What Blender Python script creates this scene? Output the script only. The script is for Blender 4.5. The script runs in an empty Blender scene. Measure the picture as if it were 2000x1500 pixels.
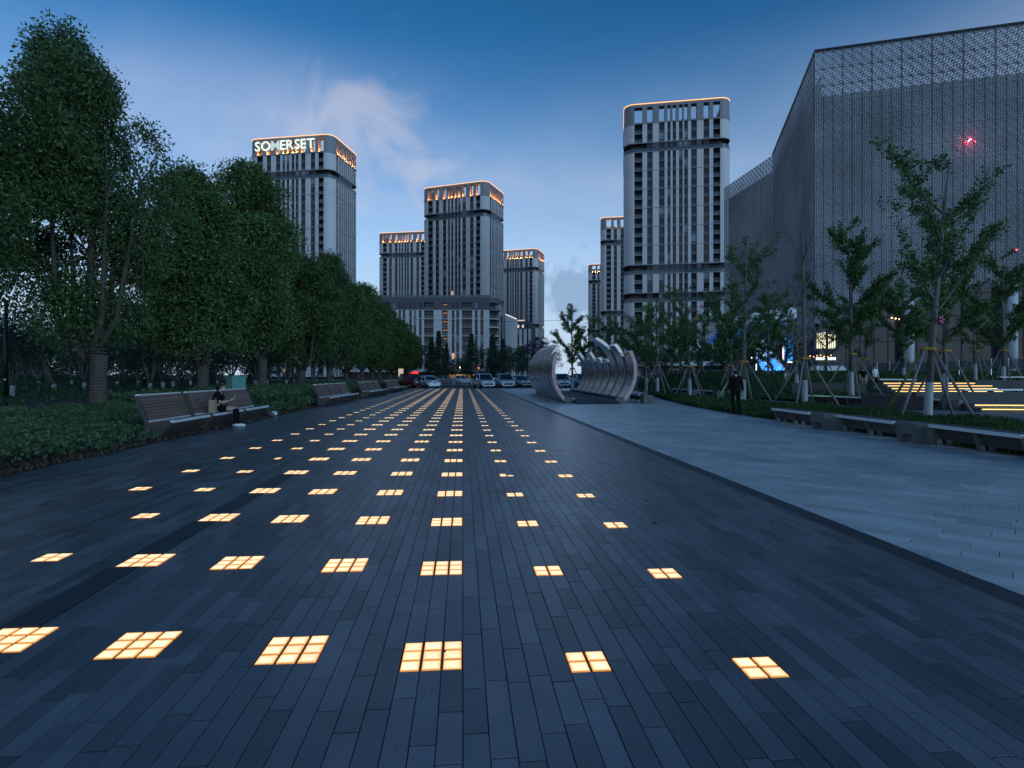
import bpy, bmesh, math, random
import numpy as np
from mathutils import Vector, Matrix
from math import sin, cos, pi, radians, atan, sqrt

SC = bpy.context.scene
COL = SC.collection
random.seed(7)
RNG = np.random.default_rng(11)

# ------------------------------------------------------------------ camera
F, H0, CH = 1157.0, 732.0, 1.52          # focal length in photo pixels, horizon row, eye height
YAW = atan(96.0 / F)                     # the plaza axis (+Y) vanishes at pixel column 904
cam_d = bpy.data.cameras.new('camera')
cam = bpy.data.objects.new('camera', cam_d); COL.objects.link(cam)
cam.location = (0, 0, CH)
cam.rotation_euler = (radians(90), 0, -YAW)
cam_d.sensor_width = 36.0
cam_d.lens = 36.0 * F / 2000.0
cam_d.shift_y = -(750 - H0) / 2000.0
cam_d.clip_start = 0.1; cam_d.clip_end = 6000
SC.camera = cam

# ------------------------------------------------------------------ sky
SUN_EL, SUN_AZ = radians(12), radians(140)      # azimuth clockwise from +Y (the plaza axis)
W = bpy.data.worlds.new('World'); SC.world = W; W.use_nodes = True
nt = W.node_tree; nt.nodes.clear()
def wn(t, **k):
    n = nt.nodes.new(t)
    for a, b in k.items(): setattr(n, a, b)
    return n
def wl(a, b): nt.links.new(a, b)
def wmath(op, a, b=None, c=None, clamp=False):
    n = wn('ShaderNodeMath', operation=op, use_clamp=clamp)
    for i, v in enumerate((a, b, c)):
        if v is None: continue
        if isinstance(v, (int, float)): n.inputs[i].default_value = v
        else: wl(v, n.inputs[i])
    return n.outputs[0]
def wmix(f, a, b, bt='MIX'):
    n = wn('ShaderNodeMix', data_type='RGBA', blend_type=bt)
    for i, v in ((0, f), (6, a), (7, b)):
        if isinstance(v, (int, float)): n.inputs[i].default_value = v
        elif isinstance(v, tuple): n.inputs[i].default_value = v + (1,)
        else: wl(v, n.inputs[i])
    return n.outputs[2]
def ray0(px, py):
    a = (px - 1000) / F
    return Vector((sin(YAW) + a * cos(YAW), cos(YAW) - a * sin(YAW), (H0 - py) / F)).normalized()
tc = wn('ShaderNodeTexCoord'); sep = wn('ShaderNodeSeparateXYZ'); wl(tc.outputs['Generated'], sep.inputs[0])
sky = wn('ShaderNodeTexSky', sky_type='NISHITA', sun_disc=False)
sky.sun_elevation = SUN_EL; sky.sun_rotation = SUN_AZ
sky.air_density = 1.0; sky.dust_density = 0.5; sky.ozone_density = 7.0
tint = wmix(1.0, sky.outputs[0], (0.70, 1.37, 1.31), 'MULTIPLY')
# pale band of dusk haze low round the whole horizon, deeper blue overhead
hz = wn('ShaderNodeMapRange'); hz.inputs[1].default_value = 0.53; hz.inputs[2].default_value = 0.0; hz.interpolation_type = 'SMOOTHSTEP'; wl(sep.outputs[2], hz.inputs[0])
tint = wmix(wmath('MULTIPLY', hz.outputs[0], 0.92), tint, (3.8, 4.7, 5.9))
up = wn('ShaderNodeMapRange'); up.inputs[1].default_value = 0.20; up.inputs[2].default_value = 0.62; up.inputs[3].default_value = 1.0; up.inputs[4].default_value = 0.60; wl(sep.outputs[2], up.inputs[0])
tint = wmix(1.0, tint, up.outputs[0], 'MULTIPLY')
# thin high cloud: planar projection of the view direction, stretched noise
zz = wmath('MAXIMUM', sep.outputs[2], 0.0)
den = wmath('ADD', zz, 0.24)
cx = wmath('DIVIDE', sep.outputs[0], den); cy = wmath('DIVIDE', sep.outputs[1], den)
comb = wn('ShaderNodeCombineXYZ'); wl(wmath('MULTIPLY', cx, 0.8), comb.inputs[0]); wl(wmath('MULTIPLY', cy, 1.0), comb.inputs[1])
comb.inputs[2].default_value = 3.7
n1 = wn('ShaderNodeTexNoise'); n1.inputs['Scale'].default_value = 0.9; n1.inputs['Detail'].default_value = 8; n1.inputs['Roughness'].default_value = 0.55; n1.inputs['Distortion'].default_value = 0.5
wl(comb.outputs[0], n1.inputs['Vector'])
r1 = wn('ShaderNodeMapRange'); r1.inputs[1].default_value = 0.40; r1.inputs[2].default_value = 0.74; wl(n1.outputs[0], r1.inputs[0]); r1.interpolation_type = 'SMOOTHSTEP'
low = wn('ShaderNodeMapRange'); low.inputs[1].default_value = 0.50; low.inputs[2].default_value = 0.36; wl(sep.outputs[2], low.inputs[0]); low.interpolation_type = 'SMOOTHSTEP'
cf = wmath('MULTIPLY', wmath('MULTIPLY', r1.outputs[0], low.outputs[0]), 0.42)
cloud_col = (3.9, 4.2, 5.3)
skyc = wmix(cf, tint, cloud_col)
# a curled bright wisp higher up on the left
wdv = ray0(735, 275)
vs3 = wn('ShaderNodeVectorMath', operation='SUBTRACT'); wl(tc.outputs['Generated'], vs3.inputs[0]); vs3.inputs[1].default_value = wdv
ln3 = wn('ShaderNodeVectorMath', operation='LENGTH'); wl(vs3.outputs[0], ln3.inputs[0])
n3 = wn('ShaderNodeTexNoise'); n3.inputs['Scale'].default_value = 8; n3.inputs['Detail'].default_value = 8; n3.inputs['Roughness'].default_value = 0.56; n3.inputs['Distortion'].default_value = 0.8; wl(tc.outputs['Generated'], n3.inputs['Vector'])
q3 = wmath('ADD', wmath('MULTIPLY', ln3.outputs['Value'], -5.0), wmath('ADD', wmath('MULTIPLY', n3.outputs[0], 3.4), -1.05))
m3 = wn('ShaderNodeMapRange'); m3.inputs[1].default_value = 0.0; m3.inputs[2].default_value = 0.85; m3.interpolation_type = 'SMOOTHSTEP'; wl(q3, m3.inputs[0])
m5 = wn('ShaderNodeMapRange'); m5.inputs[1].default_value = 0.19; m5.inputs[2].default_value = 0.10; m5.interpolation_type = 'SMOOTHSTEP'; wl(ln3.outputs['Value'], m5.inputs[0])
skyc = wmix(wmath('MULTIPLY', wmath('MULTIPLY', m3.outputs[0], m5.outputs[0]), 0.48), skyc, (4.0, 4.1, 4.9))
# one darker cumulus low over the gap between the towers
cd = Vector((sin(YAW) + 0.095 * cos(YAW), cos(YAW) - 0.095 * sin(YAW), 0.142)).normalized()
vs = wn('ShaderNodeVectorMath', operation='SUBTRACT'); wl(tc.outputs['Generated'], vs.inputs[0]); vs.inputs[1].default_value = cd
n2 = wn('ShaderNodeTexNoise'); n2.inputs['Scale'].default_value = 26; n2.inputs['Detail'].default_value = 6; wl(tc.outputs['Generated'], n2.inputs['Vector'])
ln = wn('ShaderNodeVectorMath', operation='LENGTH'); wl(vs.outputs[0], ln.inputs[0])
blob = wmath('ADD', wmath('MULTIPLY', ln.outputs['Value'], -22.0), wmath('MULTIPLY', n2.outputs[0], 2.6))
r2 = wn('ShaderNodeMapRange'); r2.inputs[1].default_value = 0.05; r2.inputs[2].default_value = 0.55; wl(blob, r2.inputs[0])
skyc = wmix(wmath('MULTIPLY', r2.outputs[0], 0.8), skyc, (1.7, 2.6, 4.0))
bg = wn('ShaderNodeBackground'); bg.inputs[1].default_value = 0.15; wl(skyc, bg.inputs[0])
wo = wn('ShaderNodeOutputWorld'); wl(bg.outputs[0], wo.inputs[0])

# ------------------------------------------------------------------ sun (already at the horizon: a faint, wide afterglow)
sd = bpy.data.lights.new('sun', 'SUN'); sd.energy = 1.1; sd.angle = radians(35); sd.color = (0.40, 0.70, 1.0)
so = bpy.data.objects.new('sun', sd); COL.objects.link(so)
sdir = Vector((sin(SUN_AZ) * cos(SUN_EL), cos(SUN_AZ) * cos(SUN_EL), sin(SUN_EL)))
so.rotation_euler = (-sdir).to_track_quat('-Z', 'Y').to_euler(); so.location = (0, 0, 200)

SC.view_settings.view_transform = 'Standard'; SC.view_settings.look = 'None'
SC.view_settings.exposure = 0.0; SC.view_settings.gamma = 1.0; SC.view_settings.use_curve_mapping = False
SC.render.engine = 'CYCLES'
SC.cycles.use_denoising = True
SC.cycles.max_bounces = 6; SC.cycles.diffuse_bounces = 3; SC.cycles.glossy_bounces = 3; SC.cycles.transmission_bounces = 4; SC.cycles.transparent_max_bounces = 8
SC.cycles.sample_clamp_indirect = 4.0
SC.cycles.caustics_reflective = False; SC.cycles.caustics_refractive = False

# ------------------------------------------------------------------ helpers
def ray(px, py):
    a = (px - 1000) / F; b = (H0 - py) / F
    return Vector((sin(YAW) + a * cos(YAW), cos(YAW) - a * sin(YAW), b))
def at(px, py, d):                       # the point on a pixel's line of sight at depth d
    return Vector((0, 0, CH)) + ray(px, py) * d
def gnd(px, py, z=0.0):                  # where a pixel's line of sight meets height z
    return at(px, py, (CH - z) * F / (py - H0))
def base(px, d, z=0.0):                  # on the ground under a pixel column at depth d
    p = at(px, H0, d); return Vector((p.x, p.y, z))

def tag(o, label=None, cat=None, group=None, kind=None):
    if label: o['label'] = label
    if cat: o['category'] = cat
    if group: o['group'] = group
    if kind: o['kind'] = kind
    return o
def empty(name, loc=(0, 0, 0), rz=0.0, label=None, cat=None, group=None):
    o = bpy.data.objects.new(name, None); COL.objects.link(o)
    o.location = loc; o.rotation_euler = (0, 0, rz); o.empty_display_size = 0.2
    return tag(o, label, cat, group)
def inst(name, me, parent=None, loc=(0, 0, 0), rot=(0, 0, 0), scale=(1, 1, 1)):
    o = bpy.data.objects.new(name, me); COL.objects.link(o); o.parent = parent
    o.location = loc; o.rotation_euler = rot; o.scale = scale
    return o
def copy_tree(o, parent=None):
    c = o.copy(); COL.objects.link(c); c.parent = parent
    for ch in o.children: copy_tree(ch, c)
    return c

class MB:
    """collects faces, builds ONE mesh object"""
    def __init__(s): s.v = []; s.f = []; s.m = []
    def add(s, vs, fs, m=0, M=None):
        n = len(s.v)
        if M is not None: vs = [M @ Vector(p) for p in vs]
        s.v += [tuple(p) for p in vs]; s.f += [tuple(i + n for i in f) for f in fs]; s.m += [m] * len(fs)
        return s
    def box(s, x0, x1, y0, y1, z0, z1, m=0, M=None, bottom=True):
        vs = [(x0,y0,z0),(x1,y0,z0),(x1,y1,z0),(x0,y1,z0),(x0,y0,z1),(x1,y0,z1),(x1,y1,z1),(x0,y1,z1)]
        fs = [(4,5,6,7),(0,1,5,4),(1,2,6,5),(2,3,7,6),(3,0,4,7)]
        if bottom: fs.append((3,2,1,0))
        return s.add(vs, fs, m, M)
    def prism(s, poly, z0, z1, m=0, M=None, caps=True):
        n = len(poly)
        vs = [(p[0], p[1], z0) for p in poly] + [(p[0], p[1], z1) for p in poly]
        fs = [(i, (i+1) % n, n + (i+1) % n, n + i) for i in range(n)]
        if caps: fs += [tuple(range(n, 2*n)), tuple(range(n-1, -1, -1))]
        return s.add(vs, fs, m, M)
    def strip(s, outer, inner, z0, z1, m=0, closed=False, M=None):
        """wall between two polylines of equal length"""
        n = len(outer); vs = []
        for z in (z0, z1):
            vs += [(p[0], p[1], z) for p in outer] + [(p[0], p[1], z) for p in inner]
        fs = []
        for i in range(n if closed else n - 1):
            j = (i + 1) % n
            fs += [(i, j, 2*n + j, 2*n + i), (n + j, n + i, 3*n + i, 3*n + j), (2*n + i, 2*n + j, 3*n + j, 3*n + i), (j, i, n + i, n + j)]
        if not closed:
            fs += [(n, 0, 2*n, 3*n), (n - 1, 2*n - 1, 4*n - 1, 3*n - 1)]
        return s.add(vs, fs, m, M)
    def tube(s, pts, rad, n=6, m=0, cap=True, M=None):
        pts = [Vector(p) for p in pts]
        if not hasattr(rad, '__len__'): rad = [rad] * len(pts)
        vs = []; up = Vector((0.31, 0.17, 0.93))
        for i, p in enumerate(pts):
            t = (pts[min(i+1, len(pts)-1)] - pts[max(i-1, 0)]).normalized()
            a = t.cross(up)
            if a.length < 0.1: a = t.cross(Vector((1, 0, 0)))
            a.normalize(); b = t.cross(a)
            vs += [p + (a * cos(2*pi*k/n) + b * sin(2*pi*k/n)) * rad[i] for k in range(n)]
        fs = []
        for i in range(len(pts) - 1):
            for k in range(n):
                k2 = (k + 1) % n
                fs.append((i*n + k, i*n + k2, (i+1)*n + k2, (i+1)*n + k))
        if cap: fs += [tuple(range(n-1, -1, -1)), tuple(range((len(pts)-1)*n, len(pts)*n))]
        return s.add(vs, fs, m, M)
    def bar(s, a, b, w, h, m=0, M=None):
        """rectangular bar from a to b, w across, h in height"""
        a = Vector(a); b = Vector(b); t = (b - a).normalized()
        x = t.cross(Vector((0, 0, 1)))
        if x.length < 1e-3: x = Vector((1, 0, 0))
        x.normalize(); y = x.cross(t)
        vs = []
        for p in (a, b):
            vs += [p - x*w/2 - y*h/2, p + x*w/2 - y*h/2, p + x*w/2 + y*h/2, p - x*w/2 + y*h/2]
        fs = [(0,1,2,3)[::-1], (4,5,6,7), (0,1,5,4), (1,2,6,5), (2,3,7,6), (3,0,4,7)]
        return s.add(vs, fs, m, M)
    def ball(s, c, r, nu=8, nv=6, m=0, M=None):
        c = Vector(c); r = Vector(r) if hasattr(r, '__len__') else Vector((r, r, r))
        vs = [c + Vector((0, 0, r.z))]
        for j in range(1, nv):
            t = pi * j / nv
            vs += [c + Vector((r.x*sin(t)*cos(2*pi*i/nu), r.y*sin(t)*sin(2*pi*i/nu), r.z*cos(t))) for i in range(nu)]
        vs.append(c - Vector((0, 0, r.z))); fs = []
        for i in range(nu):
            k = (i + 1) % nu
            fs.append((0, 1 + i, 1 + k))
            for j in range(nv - 2):
                fs.append((1 + j*nu + i, 1 + (j+1)*nu + i, 1 + (j+1)*nu + k, 1 + j*nu + k))
            fs.append((len(vs) - 1, 1 + (nv-2)*nu + k, 1 + (nv-2)*nu + i))
        return s.add(vs, fs, m, M)
    def mesh(s, name, mats, smooth=False):
        me = bpy.data.meshes.new(name)
        me.from_pydata([tuple(p) for p in s.v], [], s.f)
        for mm in (mats if isinstance(mats, (list, tuple)) else [mats]): me.materials.append(mm)
        if any(s.m): me.polygons.foreach_set('material_index', s.m)
        if smooth: me.polygons.foreach_set('use_smooth', [True] * len(s.f))
        me.update(); return me
    def build(s, name, mats, parent=None, smooth=False, kind=None):
        o = inst(name, s.mesh(name, mats, smooth), parent)
        if kind: o['kind'] = kind
        return o

# ------------------------------------------------------------------ materials
def mat(name, col, rough=0.6, metal=0.0, var=0.0, scale=4.0, bump=0.0, bscale=60.0, island=0.0, spec=0.5, col2=None, trans=0.0, emit=None, estr=0.0, speck=0.0, sscale=220.0, c2r=(0.42, 0.62)):
    m = bpy.data.materials.new(name); m.use_nodes = True
    t = m.node_tree; p = t.nodes['Principled BSDF']
    p.inputs['Roughness'].default_value = rough; p.inputs['Metallic'].default_value = metal
    p.inputs['Specular IOR Level'].default_value = spec
    p.inputs['Base Color'].default_value = tuple(col) + (1,)
    L = t.links.new; N = t.nodes.new
    if emit:
        p.inputs['Emission Color'].default_value = tuple(emit) + (1,); p.inputs['Emission Strength'].default_value = estr
    if var or island:
        gp = N('ShaderNodeNewGeometry'); val = None
        if var:
            nz = N('ShaderNodeTexNoise'); nz.inputs['Scale'].default_value = scale; nz.inputs['Detail'].default_value = 6; nz.inputs['Roughness'].default_value = 0.65
            L(gp.outputs['Position'], nz.inputs['Vector'])
            mr = N('ShaderNodeMapRange'); mr.inputs[1].default_value = 0.25; mr.inputs[2].default_value = 0.75; mr.inputs[3].default_value = 1 - var; mr.inputs[4].default_value = 1 + var
            L(nz.outputs[0], mr.inputs[0]); val = mr.outputs[0]
        if island:
            g = N('ShaderNodeNewGeometry'); oi = N('ShaderNodeObjectInfo')
            ad = N('ShaderNodeMath'); ad.operation = 'ADD'; L(g.outputs['Random Per Island'], ad.inputs[0]); L(oi.outputs['Random'], ad.inputs[1])
            fr = N('ShaderNodeMath'); fr.operation = 'FRACT'; L(ad.outputs[0], fr.inputs[0])
            mr2 = N('ShaderNodeMapRange'); mr2.inputs[3].default_value = 1 - island; mr2.inputs[4].default_value = 1 + island; L(fr.outputs[0], mr2.inputs[0])
            if val is None: val = mr2.outputs[0]
            else:
                mu = N('ShaderNodeMath'); mu.operation = 'MULTIPLY'; L(val, mu.inputs[0]); L(mr2.outputs[0], mu.inputs[1]); val = mu.outputs[0]
        mx = N('ShaderNodeMix'); mx.data_type = 'RGBA'; mx.blend_type = 'MULTIPLY'; mx.inputs[0].default_value = 1
        mx.inputs[6].default_value = tuple(col) + (1,); L(val, mx.inputs[7])
        out = mx.outputs[2]
        if speck:
            ns = N('ShaderNodeTexNoise'); ns.inputs['Scale'].default_value = sscale; ns.inputs['Detail'].default_value = 3; ns.inputs['Roughness'].default_value = 0.8; L(gp.outputs['Position'], ns.inputs['Vector'])
            ms_ = N('ShaderNodeMapRange'); ms_.inputs[1].default_value = 0.3; ms_.inputs[2].default_value = 0.7; ms_.inputs[3].default_value = 1 - speck; ms_.inputs[4].default_value = 1 + speck; L(ns.outputs[0], ms_.inputs[0])
            mq = N('ShaderNodeMix'); mq.data_type = 'RGBA'; mq.blend_type = 'MULTIPLY'; mq.inputs[0].default_value = 1; L(out, mq.inputs[6]); L(ms_.outputs[0], mq.inputs[7]); out = mq.outputs[2]
        if col2 is not None:
            nz2 = N('ShaderNodeTexNoise'); nz2.inputs['Scale'].default_value = scale * 0.6; nz2.inputs['Detail'].default_value = 4; L(gp.outputs['Position'], nz2.inputs['Vector'])
            mr3 = N('ShaderNodeMapRange'); mr3.inputs[1].default_value = c2r[0]; mr3.inputs[2].default_value = c2r[1]; L(nz2.outputs[0], mr3.inputs[0])
            m2 = N('ShaderNodeMix'); m2.data_type = 'RGBA'; L(mr3.outputs[0], m2.inputs[0]); L(out, m2.inputs[6]); m2.inputs[7].default_value = tuple(col2) + (1,); out = m2.outputs[2]
        L(out, p.inputs['Base Color'])
    if bump:
        tcb = N('ShaderNodeNewGeometry'); nb = N('ShaderNodeTexNoise'); nb.inputs['Scale'].default_value = bscale; nb.inputs['Detail'].default_value = 5
        L(tcb.outputs['Position'], nb.inputs['Vector'])
        b = N('ShaderNodeBump'); b.inputs['Strength'].default_value = bump; b.inputs['Distance'].default_value = 0.01
        L(nb.outputs[0], b.inputs['Height']); L(b.outputs[0], p.inputs['Normal'])
    if trans:
        out = t.nodes['Material Output']; tr = N('ShaderNodeBsdfTranslucent'); ms = N('ShaderNodeMixShader'); ms.inputs[0].default_value = trans
        bc = p.inputs['Base Color']
        if bc.is_linked: L(bc.links[0].from_socket, tr.inputs[0])
        else: tr.inputs[0].default_value = tuple(col) + (1,)
        L(p.outputs[0], ms.inputs[1]); L(tr.outputs[0], ms.inputs[2]); L(ms.outputs[0], out.inputs[0])
    return m
def glow(name, col, s):
    m = bpy.data.materials.new(name); m.use_nodes = True; t = m.node_tree; t.nodes.clear()
    e = t.nodes.new('ShaderNodeEmission'); e.inputs[0].default_value = tuple(col) + (1,); e.inputs[1].default_value = s
    o = t.nodes.new('ShaderNodeOutputMaterial'); t.links.new(e.outputs[0], o.inputs[0]); return m
def glass(name, col, alpha=0.35, rough=0.05):
    m = bpy.data.materials.new(name); m.use_nodes = True; t = m.node_tree; p = t.nodes['Principled BSDF']
    p.inputs['Base Color'].default_value = tuple(col) + (1,); p.inputs['Roughness'].default_value = rough; p.inputs['Alpha'].default_value = alpha
    return m
def lens_glow(name, c_mid, c_edge, s):
    """back-lit cast glass: hot in the middle of each pane, deeper orange towards its rim"""
    m = bpy.data.materials.new(name); m.use_nodes = True; t = m.node_tree; t.nodes.clear(); N = t.nodes.new; L = t.links.new
    uv = N('ShaderNodeUVMap'); uv.uv_map = 'pane'
    sp = N('ShaderNodeSeparateXYZ'); L(uv.outputs[0], sp.inputs[0])
    def mm(op, a, b=None):
        n = N('ShaderNodeMath'); n.operation = op
        for i, v in enumerate((a, b)):
            if v is None: continue
            if isinstance(v, (int, float)): n.inputs[i].default_value = v
            else: L(v, n.inputs[i])
        return n.outputs[0]
    ax = mm('ABSOLUTE', mm('SUBTRACT', sp.outputs[0], 0.5)); ay = mm('ABSOLUTE', mm('SUBTRACT', sp.outputs[1], 0.5))
    e = mm('MAXIMUM', ax, ay)
    mr = N('ShaderNodeMapRange'); mr.inputs[1].default_value = 0.30; mr.inputs[2].default_value = 0.50; L(e, mr.inputs[0])
    mx = N('ShaderNodeMix'); mx.data_type = 'RGBA'; L(mr.outputs[0], mx.inputs[0]); mx.inputs[6].default_value = c_mid + (1,); mx.inputs[7].default_value = c_edge + (1,)
    nz = N('ShaderNodeTexNoise'); nz.inputs['Scale'].default_value = 9; oi = N('ShaderNodeObjectInfo'); tcn = N('ShaderNodeTexCoord')
    L(tcn.outputs['Object'], nz.inputs['Vector'])
    rs = mm('MULTIPLY', mm('ADD', mm('MULTIPLY', oi.outputs['Random'], 0.22), mm('ADD', mm('MULTIPLY', nz.outputs[0], 0.35), 0.72)), s)
    em = N('ShaderNodeEmission'); L(mx.outputs[2], em.inputs[0]); L(rs, em.inputs[1])
    o = N('ShaderNodeOutputMaterial'); L(em.outputs[0], o.inputs[0]); return m

M = {}
M['slate'] = mat('dark_granite', (0.112, 0.106, 0.124), 0.28, var=0.30, scale=1.7, bump=0.25, bscale=150, island=0.42, spec=0.85, speck=0.5, sscale=90, col2=(0.062, 0.058, 0.066), c2r=(0.54, 0.78))
M['joint'] = mat('joint_sand', (0.018, 0.018, 0.02), 0.9, var=0.4, scale=8)
M['pale'] = mat('pale_granite', (0.56, 0.53, 0.52), 0.34, spec=0.7, var=0.25, scale=0.8, bump=0.25, bscale=150, island=0.17, speck=0.35, sscale=60, col2=(0.33, 0.31, 0.31), c2r=(0.52, 0.76))
M['kerb'] = mat('black_granite', (0.030, 0.031, 0.035), 0.5, var=0.25, scale=6, island=0.12)
M['steel'] = mat('brushed_steel', (0.55, 0.56, 0.58), 0.28, 1.0, var=0.12, scale=9)
M['dark_metal'] = mat('dark_metal', (0.03, 0.031, 0.035), 0.45, 0.6)
M['asphalt'] = mat('asphalt', (0.045, 0.046, 0.05), 0.8, var=0.25, scale=0.8, bump=0.3, bscale=40)
M['soil'] = mat('soil', (0.030, 0.026, 0.02), 0.95, var=0.4, scale=3)
M['path'] = mat('path_paving', (0.17, 0.17, 0.18), 0.7, var=0.18, scale=1.2)
M['lawn'] = mat('lawn_ground', (0.022, 0.034, 0.012), 0.95, var=0.35, scale=1.5)
M['earth'] = mat('earth', (0.05, 0.05, 0.045), 0.95, var=0.3, scale=0.05)
# ================================================================== GROUND
def sheet(name, poly, z, m, zb=None):
    b = MB(); n = len(poly)
    b.add([(p[0], p[1], z) for p in poly], [tuple(range(n))])
    o = b.build(name, m); o['kind'] = 'structure'; return o
g = MB(); g.add([(-2500,-800,-0.09),(2500,-800,-0.09),(2500,3500,-0.09),(-2500,3500,-0.09)], [(0,1,2,3)])
tag(g.build('ground', M['earth']), kind='structure')

# --- lights let into the dark paving: columns (X), rows (Y), a slight skew from row to row
P = 0.11                                      # one plank column
def snap(x): return round(x / P) * P
COLS = [(-4.27, 2), (-3.45, 2), (-2.56, 3), (-1.80, 3), (-0.98, 3), (-0.15, 3), (0.67, 2), (1.50, 2)]
BLK = []
for r in range(43):
    y0 = 3.235 + 1.463 * r
    for c, (x, n) in enumerate(COLS):
        if c == 0 and r < 3: continue
        if c == 1 and r < 1: continue
        y = y0 - 0.163 * (x + 0.15)
        xl = snap(x - n * P / 2)
        BLK.append((xl, y - n * P / 2, n, r, c))
XL, XR, YN, YF = -6.82, 3.60, -4.0, 66.0
def left_edge(y): return XL if y < 30 else XL + 1.2 * min(1, (y - 30) / 25.0)

pav = MB(); pav.add([(XL,YN,-0.013),(XR,YN,-0.013),(XR,YF,-0.013),(XL,YF,-0.013)], [(0,1,2,3)])
plaza = pav.build('plaza_paving', M['joint']); plaza['kind'] = 'structure'
planks = []
rr = random.Random(3)
k0, k1 = int(round(XL / P)), int(round(XR / P))
for k in range(k0, k1):
    xa, xb = k * P, (k + 1) * P
    cuts = [(yl, yl + n * P) for (xl, yl, n, r, c) in BLK if xa > xl - 0.02 and xb < xl + n * P + 0.02]
    cuts.sort()
    spans = []; y = YN + rr.random() * 0.5
    for a, b_ in cuts: spans.append((y, a)); y = b_
    spans.append((y, YF))
    for a, b_ in spans:
        y = a
        while y < b_ - 0.02:
            ln = rr.choice((0.36, 0.48, 0.60, 0.60, 0.60, 0.72))
            if b_ - (y + ln) < 0.2: ln = b_ - y
            y2 = min(y + ln, b_)
            if xa >= left_edge(y) - 0.06: planks.append((xa, xb, y, y2))
            y = y2
planks.sort(key=lambda q: (abs(q[2] - 2.9) + 0.45 * abs(0.5 * (q[0] + q[1]) - 0.3)) if q[3] > 1.6 else 1e6 + q[2])
unit = MB(); G = 0.0019
# a plank of unit length, with a small worn chamfer
def plank_geo(b, xa, xb, ya, yb, zt, ch=0.0012, zb=-0.02, tilt=0.0, M_=None):
    vs = [(xa,ya,zb),(xb,ya,zb),(xb,yb,zb),(xa,yb,zb),
          (xa,ya,zt-ch),(xb,ya,zt-ch),(xb,yb,zt-ch+tilt),(xa,yb,zt-ch+tilt),
          (xa+ch,ya+ch,zt),(xb-ch,ya+ch,zt),(xb-ch,yb-ch,zt+tilt),(xa+ch,yb-ch,zt+tilt)]
    fs = [(8,9,10,11)]
    for i in range(4):
        j = (i + 1) % 4
        fs += [(i,j,4+j,4+i),(4+i,4+j,8+j,8+i)]
    b.add(vs, fs, 0, M_)
PM = {}
for q in planks[:300]:
    L_ = round(q[3] - q[2], 2)
    if L_ not in PM:
        u = MB(); plank_geo(u, -P/2 + G, P/2 - G, -L_/2 + 0.004, L_/2 - 0.004, 0.0); PM[L_] = u.mesh('plank', M['slate'])
    inst('plank', PM[L_], plaza, ((q[0]+q[1])/2, (q[2]+q[3])/2, rr.uniform(-0.0014, 0.0006)), (rr.uniform(-0.001,0.001), rr.uniform(-0.004,0.004), rr.uniform(-0.002,0.002)))
st = MB()
for q in planks[300:]:
    plank_geo(st, q[0] + G, q[1] - G, q[2] + 0.004, q[3] - 0.004, rr.uniform(-0.0014, 0.0006), tilt=rr.uniform(-0.0005, 0.0005))
st.build('planks', M['slate'], plaza, kind='stuff')
# dark flush stone strip with its slot, beside the third column of lights
ds = MB()
y = YN
while y < 9.4:
    a, b_ = y, min(y + 0.62, 9.4)
    segs = [(a, b_)]
    for (xl, yl, n, r, c) in BLK:
        if c != 2: continue
        ns = []
        for (p, q) in segs:
            if yl > q or yl + n*P < p: ns.append((p, q)); continue
            if yl - 0.01 > p: ns.append((p, yl - 0.01))
            if yl + n*P + 0.01 < q: ns.append((yl + n*P + 0.01, q))
        segs = ns
    for p, q in segs:
        plank_geo(ds, -2.78, -2.555, p + 0.003, q - 0.003, 0.0052)
    y += 0.62
o = ds.build('drain_strip', M['kerb']); o['kind'] = 'structure'
ds = MB(); y = YN
for yl, n in sorted((q[1], q[2]) for q in BLK if q[4] == 2) + [(30.0, 0)]:
    if y < 30: ds.box(-2.553, -2.546, y, min(yl - 0.004, 30), -0.02, 0.0035)
    y = yl + n * P + 0.004
o = ds.build('slot_channel', M['dark_metal']); o['kind'] = 'structure'

# --- the ground lights
M['lens'] = lens_glow('cast_glass_lit', (1.0, 0.84, 0.57), (1.0, 0.58, 0.26), 1.25)
M['lens_rim'] = glow('cast_glass_rim', (1.0, 0.40, 0.10), 0.8)
M['lens_dead'] = mat('cast_glass_unlit', (0.16, 0.15, 0.13), 0.25)
M['frame'] = mat('light_frame', (0.05, 0.035, 0.025), 0.5, 0.3)
def add_uv(me):
    uv = me.uv_layers.new(name='pane')
    for p in me.polygons:
        for i, li in enumerate(p.loop_indices):
            uv.data[li].uv = ((0,0),(1,0),(1,1),(0,1))[i % 4]
def pane_mesh():
    b = MB(); h = 0.0455; r = 0.0025
    b.add([(-h,-h,0.002),(h,-h,0.002),(h,h,0.002),(-h,h,0.002)], [(0,1,2,3)], 0)
    b.add([(-h-r,-h-r,-0.005),(h+r,-h-r,-0.005),(h+r,h+r,-0.005),(-h-r,h+r,-0.005),(-h,-h,0.002),(h,-h,0.002),(h,h,0.002),(-h,h,0.002)],
          [(0,1,5,4),(1,2,6,5),(2,3,7,6),(3,0,4,7)], 2)
    me = b.mesh('pane', [M['lens'], M['frame'], M['lens_rim']]); add_uv(me); return me
pm = pane_mesh()
pm_dead = pm.copy(); pm_dead.materials[0] = M['lens_dead']; pm_dead.materials[2] = M['frame']
fm = {}
for n in (2, 3):
    b = MB(); s = n * P
    b.box(0.003, s - 0.003, 0.003, s - 0.003, -0.021, -0.006, 0); fm[n] = b.mesh('light_frame', M['frame'])
far = {}
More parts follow.
